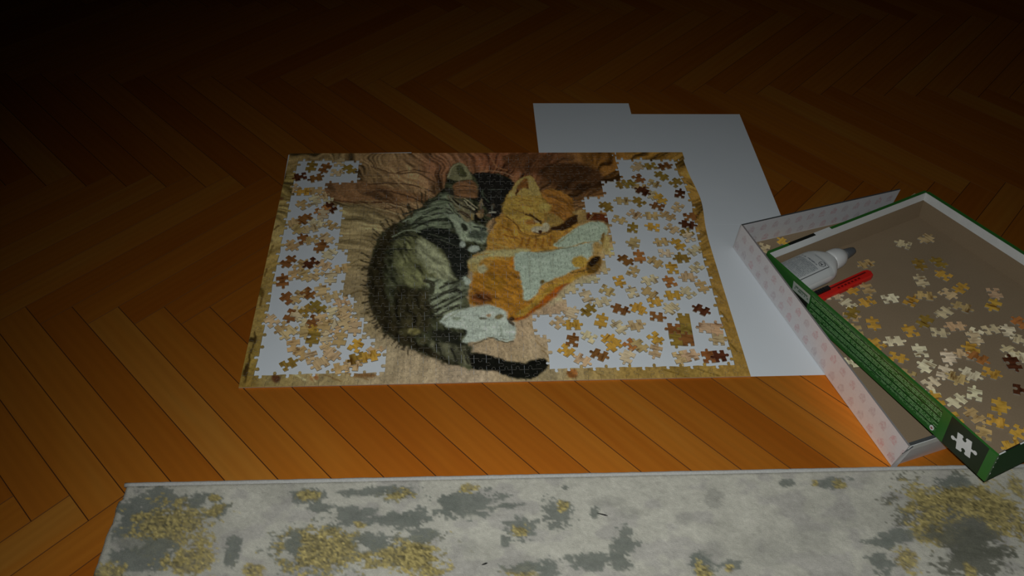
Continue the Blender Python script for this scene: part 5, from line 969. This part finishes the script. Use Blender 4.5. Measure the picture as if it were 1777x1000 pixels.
# logo: a white jigsaw piece, tabs at both ends and sockets on both long sides
def arc(cx, cy, r, a0, a1, n=9): return [(cx+r*math.cos(math.radians(a0+(a1-a0)*i/(n-1))), cy+r*math.sin(math.radians(a0+(a1-a0)*i/(n-1)))) for i in range(n)]
lg = [(-1.05, -1.25)] + [(-.30, -1.25), (-.16, -1.02)] + arc(0, -.80, .30, 215, -35)[::1] + [(.16, -1.02), (.30, -1.25)] + [(1.05, -1.25)]
lg += [(1.05, -.20), (1.25, -.16)] + arc(1.62, 0, .30, 215, 505) + [(1.25, .16), (1.05, .20)]
lg += [(1.05, 1.25), (.30, 1.25), (.16, 1.02)] + arc(0, .80, .30, 395-360, -215) + [(-.16, 1.02), (-.30, 1.25), (-1.05, 1.25)]
lg += [(-1.05, .20), (-1.25, .16)] + arc(-1.62, 0, .30, 35, 325) + [(-1.25, -.16), (-1.05, -.20)]
def flat_shape(pts, thick, fn, name, mat, parent, **kw):
    """extruded flat outline; fn maps (u, v, h) to tray coordinates"""
    vs, _, fs, ov, _, _ = delaunay_2d_cdt([Vector(p) for p in pts], [], [list(range(len(pts)))], 1, 1e-6)
    b = MB(); k = len(vs)
    for h in (0, thick):
        for v in vs: b.vert(fn(v[0], v[1], h))
    for f in fs: b.face([q+k for q in f]); b.face(list(f)[::-1])
    mp = {q: i for i, l in enumerate(ov) for q in l}; n = len(pts)
    for i in range(n):
        if i in mp and (i+1) % n in mp and mp[i] != mp[(i+1) % n]: b.face((mp[i], mp[(i+1) % n], mp[(i+1) % n]+k, mp[i]+k))
    return b.obj(name, mat, parent, **kw)
rl = math.radians(12)
flat_shape([(x*math.cos(rl)-y*math.sin(rl), x*math.sin(rl)+y*math.cos(rl)) for x, y in [(p[0]*.92, p[1]*1.0) for p in lg]], .012, lambda u, v, h: (-.022-h, -36.9-u, 2.4+v), 'puzzle_logo', MWC, wl)
flat_shape(arc(0, 0, .42, 0, 348, 16), .012, lambda u, v, h: (-.005-h, -32.65-u*.75, .75+v), 'round_emblem', MWC, wl)
flat_shape(arc(0, 0, .2, 0, 320, 8), .012, lambda u, v, h: (-.02-h, -32.65-u*.9, .72+v*.8), 'emblem_mark', plain('dull_red_print', (.30, .10, .09)), wl)
b = MB(); n, m = 60, 16
for a in range(n+1):
    for c in range(m+1):
        u, v = a/n, c/m; dark = .1 < u < .92 and ((.30 < v < .44 and vnoise(u*23, 3.1) > .42) or (.52 < v < .70 and vnoise(u*17, 8.2) > .35))
        b.vert((-.02, -6.3-u*3.6, 2.6+v*1.6), (.12, .17, .12) if dark else (.40, .43, .385))
for a in range(n):
    for c in range(m): q = a*(m+1)+c; b.face((q, q+1, q+m+2, q+m+1))
b.obj('address_sticker', MLAB, wl, True)
b = MB(); b.box(-.018, 0, -9.6, -6.2, .0, 2.5, (0,)); b.obj('dark_panel', MBL, wl)

# loose pieces lying in the tray
for x, y, tone, lab in [
(22.1, -4.53, 'pale', 'pale beige puzzle piece in the green tray, first row down, first from left'),
(25.88, -5.08, 'sand', 'sandy puzzle piece in the green tray, first row down, second from left'),
(14.25, -5.35, 'tan', 'tan puzzle piece in the green tray, second row down, first from left'),
(20.68, -9.15, 'olive', 'olive brown puzzle piece in the green tray, second row down, second from left'),
(23.21, -10.19, 'olive', 'olive brown puzzle piece in the green tray, second row down, third from left'),
(18.28, -12.0, 'pale', 'pale beige puzzle piece in the green tray, third row down, first from left'),
(21.7, -12.69, 'gold', 'golden puzzle piece in the green tray, third row down, second from left'),
(5.75, -8.41, 'pale', 'pale beige puzzle piece in the green tray, fourth row down, first from left'),
(8.77, -8.44, 'gold', 'golden puzzle piece in the green tray, fourth row down, second from left'),
(10.82, -9.63, 'tan', 'tan puzzle piece in the green tray, fourth row down, third from left'),
(16.43, -14.57, 'tan', 'tan puzzle piece in the green tray, fourth row down, fourth from left'),
(19.26, -15.78, 'sand', 'sandy puzzle piece in the green tray, fourth row down, fifth from left'),
(21.63, -15.89, 'gold', 'golden puzzle piece in the green tray, fourth row down, sixth from left'),
(24.64, -18.69, 'pinkish', 'pinkish beige puzzle piece in the green tray, fourth row down, seventh from left'),
(6.39, -10.88, 'cream', 'cream white puzzle piece in the green tray, fifth row down, first from left'),
(8.97, -11.74, 'gold', 'golden puzzle piece in the green tray, fifth row down, second from left'),
(11.85, -12.77, 'cream', 'cream white puzzle piece in the green tray, fifth row down, third from left'),
(13.96, -14.6, 'gold', 'golden puzzle piece in the green tray, fifth row down, fourth from left'),
(18.95, -18.68, 'tan', 'tan puzzle piece in the green tray, fifth row down, fifth from left'),
(22.75, -20.46, 'gold', 'golden puzzle piece in the green tray, fifth row down, sixth from left'),
(4.84, -13.06, 'tan', 'tan puzzle piece in the green tray, sixth row down, first from left'),
(5.41, -12.57, 'olive', 'olive brown puzzle piece in the green tray, sixth row down, second from left'),
(6.6, -15.63, 'gold', 'golden puzzle piece in the green tray, sixth row down, third from left'),
(12.68, -18.48, 'olive', 'olive brown puzzle piece in the green tray, sixth row down, fourth from left'),
(16.03, -18.42, 'pale', 'pale beige puzzle piece in the green tray, sixth row down, fifth from left'),
(22.9, -24.64, 'orange', 'orange brown puzzle piece in the green tray, sixth row down, sixth from left'),
(3.63, -15.5, 'tan', 'tan puzzle piece in the green tray, seventh row down, first from left'),
(9.72, -19.11, 'gold', 'golden puzzle piece in the green tray, seventh row down, second from left'),
(12.65, -20.95, 'pale', 'pale beige puzzle piece in the green tray, seventh row down, third from left'),
(15.38, -21.16, 'pinkish', 'pinkish beige puzzle piece in the green tray, seventh row down, fourth from left'),
(16.47, -23.28, 'cream', 'cream white puzzle piece in the green tray, seventh row down, fifth from left'),
(18.64, -23.75, 'pale', 'pale beige puzzle piece in the green tray, seventh row down, sixth from left'),
(20.33, -25.07, 'cream', 'cream white puzzle piece in the green tray, seventh row down, seventh from left'),
(4.29, -18.88, 'gold', 'golden puzzle piece in the green tray, eighth row down, first from left'),
(6.65, -19.46, 'cream', 'cream white puzzle piece in the green tray, eighth row down, second from left'),
(14.28, -24.98, 'gold', 'golden puzzle piece in the green tray, eighth row down, third from left'),
(15.65, -23.93, 'pale', 'pale beige puzzle piece in the green tray, eighth row down, fourth from left'),
(20.46, -26.97, 'pale', 'pale beige puzzle piece in the green tray, eighth row down, fifth from left'),
(4.75, -21.84, 'gold', 'golden puzzle piece in the green tray, ninth row down, first from left'),
(8.14, -22.47, 'cream', 'cream white puzzle piece in the green tray, ninth row down, second from left'),
(10.43, -24.8, 'cream', 'cream white puzzle piece in the green tray, ninth row down, third from left'),
(12.52, -25.43, 'sand', 'sandy puzzle piece in the green tray, ninth row down, fourth from left'),
(13.31, -26.74, 'orange', 'orange brown puzzle piece in the green tray, ninth row down, fifth from left'),
(17.78, -27.81, 'pale', 'pale beige puzzle piece in the green tray, ninth row down, sixth from left'),
(17.46, -29.02, 'cream', 'cream white puzzle piece in the green tray, ninth row down, seventh from left'),
(3.83, -24.79, 'tan', 'tan puzzle piece in the green tray, tenth row down, first from left'),
(6.92, -24.78, 'cream', 'cream white puzzle piece in the green tray, tenth row down, second from left'),
(8.08, -26.6, 'cream', 'cream white puzzle piece in the green tray, tenth row down, third from left'),
(10.62, -28.33, 'cream', 'cream white puzzle piece in the green tray, tenth row down, fourth from left'),
(12.73, -29.31, 'gold', 'golden puzzle piece in the green tray, tenth row down, fifth from left'),
(15.9, -29.53, 'dark', 'dark brown puzzle piece in the green tray, tenth row down, sixth from left'),
(5.25, -27.22, 'cream', 'cream white puzzle piece in the green tray, eleventh row down, first from left'),
(8.49, -28.06, 'tan', 'tan puzzle piece in the green tray, eleventh row down, second from left'),
(3.73, -28.51, 'cream', 'cream white puzzle piece in the green tray, twelfth row down, first from left'),
(8.43, -31.03, 'cream', 'cream white puzzle piece in the green tray, twelfth row down, second from left'),
(13.68, -33.07, 'dark', 'dark brown puzzle piece in the green tray, twelfth row down, third from left'),
(3.74, -29.62, 'gold', 'golden puzzle piece in the green tray, thirteenth row down, first from left'),
(5.91, -30.78, 'cream', 'cream white puzzle piece in the green tray, thirteenth row down, second from left'),
(9.5, -33.63, 'gold', 'golden puzzle piece in the green tray, thirteenth row down, third from left'),
(3.5, -32.56, 'gold', 'golden puzzle piece in the green tray, fourteenth row down, first from left'),
(5.88, -33.36, 'tan', 'tan puzzle piece in the green tray, fourteenth row down, second from left'),
(7.35, -35.13, 'gold', 'golden puzzle piece in the green tray, fourteenth row down, third from left'),
(4.74, -35.84, 'tan', 'tan puzzle piece in the green tray, fifteenth row down, first from left'),
(8.38, -37.47, 'gold', 'golden puzzle piece in the green tray, fifteenth row down, second from left'),
(6.13, -38.68, 'gold', 'golden puzzle piece in the green tray, sixteenth row down, first from left')]: drop(x, y, tone, lab, 'loose pieces in the green tray', GT, .225)

# ------------------------------------------------------------------ glue bottle lying in the tray
BM = GT @ Matrix.Translation(Vector((.55, -4.0, .25))*S) @ Matrix.Rotation(math.radians(3.2), 4, 'Z')
bot = empty('glue_bottle', mat=BM)
tag(bot, 'white plastic glue bottle with a grey tip lying in the green tray', 'glue bottle')
def ring(x, hw, hh, zc, n=28, e=2.4):
    r = []
    for k in range(n):
        a = 2*math.pi*k/n; c, s_ = math.cos(a), math.sin(a)
        r.append((x, hw*math.copysign(abs(c)**(2/e), c), zc + hh*math.copysign(abs(s_)**(2/e), s_)))
    return r
b = MB(); zc = 1.75
b.loft([ring(0, 2.9, 1.45, zc), ring(.25, 3.0, 1.65, zc), ring(1, 3.1, 1.74, zc), ring(5.6, 3.1, 1.74, zc), ring(6.4, 3.0, 1.7, zc), ring(7.1, 2.75, 1.62, zc), ring(7.7, 2.2, 1.5, zc), ring(8.15, 1.75, 1.38, zc), ring(8.35, 1.55, 1.3, zc)]); b.obj('bottle_body', MWP, bot, smooth=True)
b = MB(); b.loft([ring(8.28, 1.3, 1.3, zc, 32, 2), ring(8.4, 1.48, 1.48, zc, 32, 2), ring(8.6, 1.58, 1.58, zc, 32, 2), ring(9.6, 1.56, 1.56, zc, 32, 2), ring(10.2, 1.42, 1.42, zc, 32, 2), ring(10.6, 1.18, 1.18, zc, 32, 2), ring(10.9, .95, .95, zc, 32, 2), ring(11.1, .8, .8, zc, 32, 2)])
b.obj('screw_cap', MCAP, bot, smooth=True)
b = MB(); b.loft([ring(11.05, .78, .78, zc, 20, 2), ring(11.3, .82, .82, zc, 20, 2), ring(12.4, .66, .66, zc, 20, 2), ring(12.9, .5, .5, zc, 20, 2), ring(13.1, .25, .25, zc, 20, 2)]); b.obj('nozzle_tip', MGP, bot, smooth=True)['label'] = 'grey tip'
# printed label wraps the upper face: frame line, round emblem, grey text lines
b = MB(); n, m = 96, 110; x0, x1 = .5, 6.35
def lab_col(u, v):
    X = x0+u*(x1-x0); Y = (v-.5)*6.05
    base = (.50, .515, .51)
    if abs(Y+2.05) < .045 and X < 6.05: return (.05, .05, .055)
    if abs(X-6.05) < .045 and -2.05 < Y < .9: return (.05, .05, .055)
    d = math.hypot(X-5.45, (Y+1.25)*1.0)
    if abs(d-.46) < .05 or (d < .3 and vnoise(X*9, Y*9, 5) > .5): return (.07, .075, .08)
    if 4.55 < X < 4.95 and -1.0 < Y < 2.1 and vnoise(X*14, Y*5.5, 3) > .40 and abs(X-4.75) < .13: return (.16, .175, .19)
    if .7 < X < 4.35 and -1.75 < Y < 2.3:
        ln = (X*3.4) % 1.0
        if .25 < ln < .72 and vnoise(math.floor(X*3.4)*9.1, Y*7.0, 4) > .33: return (.255, .275, .285)
        return (.39, .41, .41)
    return base
for a in range(n+1):
    for c in range(m+1):
        u, v = a/n, c/m; X = x0+u*(x1-x0); Y = (v-.5)*6.05
        tt = min(1, max(0, (X-5.6)/.8)); hw = 3.1-.10*tt; hh = 1.74-.04*tt
        b.vert((X, Y, zc + .02 + hh*max(0, 1-(abs(Y)/hw)**2.4)**(1/2.4)), lab_col(u, v))
for a in range(n):
    for c in range(m): q = a*(m+1)+c; b.face((q, q+m+1, q+m+2, q+1))
b.obj('printed_label', MLAB, bot, True, True)

# ------------------------------------------------------------------ red cutter knife
KM = GT @ Matrix.Translation(Vector((1.2, -7.95, .24))*S) @ Matrix.Rotation(math.radians(2.6), 4, 'Z')
kn = empty('cutter_knife', mat=KM); tag(kn, 'red plastic cutter knife with a black slider beside the glue bottle', 'knife')
ro_ = [(0, -.82), (11.4, -.82), (11.95, -.6), (12.15, 0), (11.95, .6), (11.4, .82), (0, .82)]
b = MB(); b.loft([[(x, y, 0) for x, y in ro_], [(x, y, .55) for x, y in ro_], [(x if x < .1 else x-.12, y*.8, .78) for x, y in ro_]]); b.obj('handle', MRED, kn)
b = MB(); b.box(4.8, 11.2, .08, .34, .76, .80, (0,)); b.obj('slot', MRED2, kn)
b = MB(); b.box(.9, 4.6, -.05, .72, .74, 1.15, (0,), ch=.08)
for k in range(6): b.box(1.4+k*.42, 1.58+k*.42, .05, .65, 1.1, 1.22, (0,), ch=.03)
b.obj('slider', MBK, kn)
b = MB()
for k in range(7): b.box(5.6+k*.62, 5.95+k*.62, -.45, -.15, .74, .785, (0,))
b.obj('grip_marks', MRED2, kn)

# ------------------------------------------------------------------ rug
rug = empty('rug', loc=(40, -40, 0)); tag(rug, 'grey and cream rug with mottled gold patches at the front', 'rug')
RP = [(-6.66, -16.74, 3.89, 2.41, 1), (-8.6, -18.77, 1.66, 2.74, 1), (-7.94, -20.83, 2.13, 0.93, 3), (-6.13, -18.86, 3.83, 2.74, 1), (-3.86, -19.4, 4.08, 2.86, 0), (0.12, -15.78, 0.86, 0.58, 1), (0.12, -15.78, 0.66, 0.43, 0), (0.9, -17.48, 1.04, 0.84, 1), (0.77, -17.35, 0.72, 0.56, 0), (-5.85, -22.44, 3.73, 1.82, 1), (-0.29, -23.08, 2.86, 1.29, 0), (-9.53, -24.02, 1.71, 0.95, 0), (-1.38, -15.97, 1.05, 0.86, 1), (3.34, -22.34, 0.88, 1.44, 1), (13.12, -22.48, 4.19, 2.63, 1), (13.32, -22.38, 3.69, 2.24, 0), (22.83, -23.28, 4.22, 1.83, 1), (22.84, -23.5, 3.95, 1.7, 0), (10.81, -15.9, 1.8, 0.73, 1), (11.02, -15.78, 1.07, 0.51, 0), (21.65, -16.02, 2.43, 0.88, 1), (21.65, -16.14, 1.88, 0.66, 0), (16.66, -18.61, 3.02, 1.12, 1), (17.18, -19.68, 0.65, 0.41, 0), (21.8, -19.38, 2.76, 0.83, 1), (12.77, -17.41, 1.06, 0.43, 1), (17.54, -15.63, 2.82, 0.51, 1), (19.28, -21.59, 1.68, 0.94, 1), (6.22, -24.4, 0.99, 0.76, 0), (-8.37, -20.81, 1.38, 0.53, 3), (10.06, -21.93, 0.64, 1.32, 1), (29.39, -17.39, 3.5, 1.44, 1), (27.1, -17.42, 1.21, 1.15, 1), (29.83, -15.6, 0.95, 0.52, 0), (34.38, -17.89, 1.89, 0.36, 1), (23.63, -19.05, 1.85, 0.7, 1), (39.93, -19.19, 1.61, 1.69, 1), (40.66, -18.11, 0.61, 0.5, 0), (35.67, -20.77, 1.45, 1.17, 1), (35.56, -20.97, 0.79, 0.62, 0), (24.36, -23.67, 2.04, 2.22, 0), (24.5, -21.21, 1.56, 0.95, 1), (35.59, -25.49, 1.66, 0.77, 0), (36.01, -25.11, 2.17, 0.64, 1), (38.56, -25.5, 1.15, 0.83, 1), (43.04, -24.67, 1.81, 0.98, 1), (47.35, -22.87, 1.45, 1.34, 1), (46.71, -25.11, 1.04, 0.78, 1), (33.77, -22.17, 0.46, 0.67, 1), (55.78, -25.85, 1.3, 1.29, 1), (55.98, -26.36, 0.91, 0.9, 0), (46.19, -17.85, 1.78, 0.51, 3), (44.33, -19.12, 0.41, 0.57, 1), (48.53, -19.27, 1.36, 0.57, 3), (29.72, -22.85, 0.9, 0.93, 3), (58.9, -17.6, 0.83, 1.17, 3), (54.92, -20.15, 0.95, 0.56, 3), (41.3, -15.87, 0.34, 0.3, 1), (88.18, -21.18, 6.44, 4.11, 2), (85.28, -19.9, 2.82, 2.45, 0), (88.35, -19.29, 3.69, 1.6, 0), (92.85, -20.63, 2.4, 3.15, 0), (83.8, -23.32, 2.47, 1.64, 0), (89.35, -18.11, 2.87, 0.74, 0), (96.6, -17.86, 1.01, 1.5, 0), (87.06, -24.11, 3.42, 2.03, 2), (86.94, -26.3, 4.17, 1.7, 2), (79.41, -25.81, 1.21, 1.44, 0), (79.27, -23.38, 1.91, 0.82, 1), (76.81, -23.96, 1.76, 0.61, 1), (76.2, -26.12, 1.33, 1.3, 1), (88.84, -16.61, 2.17, 0.61, 1), (68.3, -16.11, 0.92, 0.38, 1), (73.59, -16.36, 2.14, 0.6, 1), (74.89, -16.65, 0.71, 0.6, 0), (71.74, -16.29, 0.43, 0.45, 0), (78.32, -16.26, 0.86, 0.45, 3), (58.85, -17.45, 0.97, 1.17, 3), (68.92, -23.67, 2.02, 1.62, 3), (63.82, -24.58, 2.26, 1.32, 3), (55.98, -25.79, 1.56, 0.9, 1), (55.67, -26.2, 0.78, 0.9, 0), (59.05, -25.9, 0.91, 0.65, 1), (58.74, -26.31, 0.52, 0.51, 0), (57.64, -24.14, 1.32, 0.93, 3), (86.13, -27.56, 0.67, 0.64, 0)]
x0, x1, y1, y0 = -12.0, 118.0, -14.0, -62.0
ny1 = 84; ys = np.concatenate([np.linspace(0, -17, ny1), np.linspace(-17.6, -48, 40)]); nx = 560; xs = np.linspace(0, x1-x0, nx)
G = np.array([(x, y) for x in xs for y in ys])
edge_y = -13.75 + (G[:, 0]+x0+10.5)*-.0095
ragged = .55*fbm(G[:, 1]*.55, 0*G[:, 1], 5, 3)*1.2*(G[:, 1] < -2)
X = -10.7 + (G[:, 0]/(x1-x0))*(x1+10.7) - .035*(-G[:, 1])*(1-G[:, 0]/(x1-x0)) - ragged*np.clip(1-G[:, 0]/2, 0, 1) + .3
Y = edge_y + G[:, 1]
P = np.stack([X, Y], 1)
n1 = fbm(X*.5, Y*.9, 11, 4)-.5; n2 = fbm(X*2.1, Y*3.2, 21, 3)-.5; n3 = fbm(X*.12, Y*.2, 31, 3)
col = np.array((0.544, 0.522, 0.444))[None]*(1+.30*n2+.25*n1)[:, None]; col = col*(1-.12*sstep((n3-.45)*4))[:, None]
n4 = vnoise(X*5.5, Y*7.5, 61)-.5; n5 = vnoise(X*11, Y*13, 62)-.5
lil = sstep((fbm(X*.35, Y*.55, 71, 3)-.52)*7)[:, None]; col = col*(1-lil) + col*np.array((.86, .85, .89))[None]*lil; col = col*(1+.16*n4+.12*n5)[:, None]; hgt = .16*n2+.12*n1+.10*n4
for (px_, py_, rx, ry, ty) in RP:
    d = np.sqrt(((X-px_)/rx)**2 + ((Y-py_)/ry)**2); a = sstep((1.12-d+1.5*n1+1.5*n2+.35*n4)/.20*.6+.5)
    if ty == 0: c = np.array((0.321, 0.258, 0.097))[None]*np.clip(1+1.3*n2+1.3*n4+.9*n5, .35, 2.2)[:, None]; a = a*(.88+.35*n4)
    else: c = np.array({1: (0.178, 0.190, 0.163), 2: (0.134, 0.134, 0.103), 3: (0.344, 0.332, 0.288)}[ty])[None]*(1+.5*n2)[:, None]; a = a*(.55 if ty == 3 else .9)
    col = col*(1-a)[:, None]+c*a[:, None]; hgt = hgt - .06*a*(ty != 3) + .06*a*n4*(ty == 0)
Z = 1.0 + .35*hgt
edge = np.minimum(np.clip((G[:, 0])/.5, 0, 1), np.clip(-G[:, 1]/.3, 0, 1)); Z = .15 + (Z-.15)*np.sqrt(edge)
b = MB()
for x, y, z, c in zip(X, Y, Z, np.clip(col, .01, .9)): b.vert((x-40, y+40, z), tuple(c))
n = len(ys)
for i in range(nx-1):
    for j in range(n-1): q = i*n+j; b.face((q, q+1, q+n+1, q+n))
pile = b.obj('pile', MRUG, rug, True, True)
b = MB(); b.hexa([(-50.3, -22, 0), (77.6, -22, 0), (77.6, 25.2, 0), (-50.3, 26.3, 0)], [(-50.3, -22, .3), (77.6, -22, .3), (77.6, 25.2, .3), (-50.3, 26.3, .3)], (0,)*6); b.obj('backing', plain('rug_backing', (.10, .10, .09), .9, .1), rug)
b = MB(); rings = []
for i in range(161):
    x = -10.4 + i*.8; y = -13.72 + (x+10.5)*-.0095; r = .27+.05*vnoise(x*1.7, 0, 3)
    rings.append([(x-40, y+40+r*math.cos(t), .72+r*1.15*math.sin(t)) for t in [k*math.pi/4 for k in range(8)]])
b.loft(rings); b.obj('edge_binding', MSERGE, rug, smooth=True)
# crumbs on the rug
for (x, y, lx, rot, lab) in [(45.24, -19.42, 1.3, -0.3, 'dark elongated lint speck on the pale middle of the rug'), (31.37, -24.73, 0.7, 0.3, 'tiny dark speck near the front of the rug')]:
    b = MB(); b.loft([[(t*lx, .07*k*math.cos(q), .07+.07*k*math.sin(q)) for q in (0, 1.57, 3.14, 4.71)] for t, k in ((-.5, .3), (-.2, 1), (.25, 1.3), (.5, .4))])
    o = b.obj('lint_speck', MBK); o.location = (x*S, y*S, 1.02*S); o.rotation_euler = (0, 0, rot); tag(o, lab, 'speck', 'dark specks on the rug')
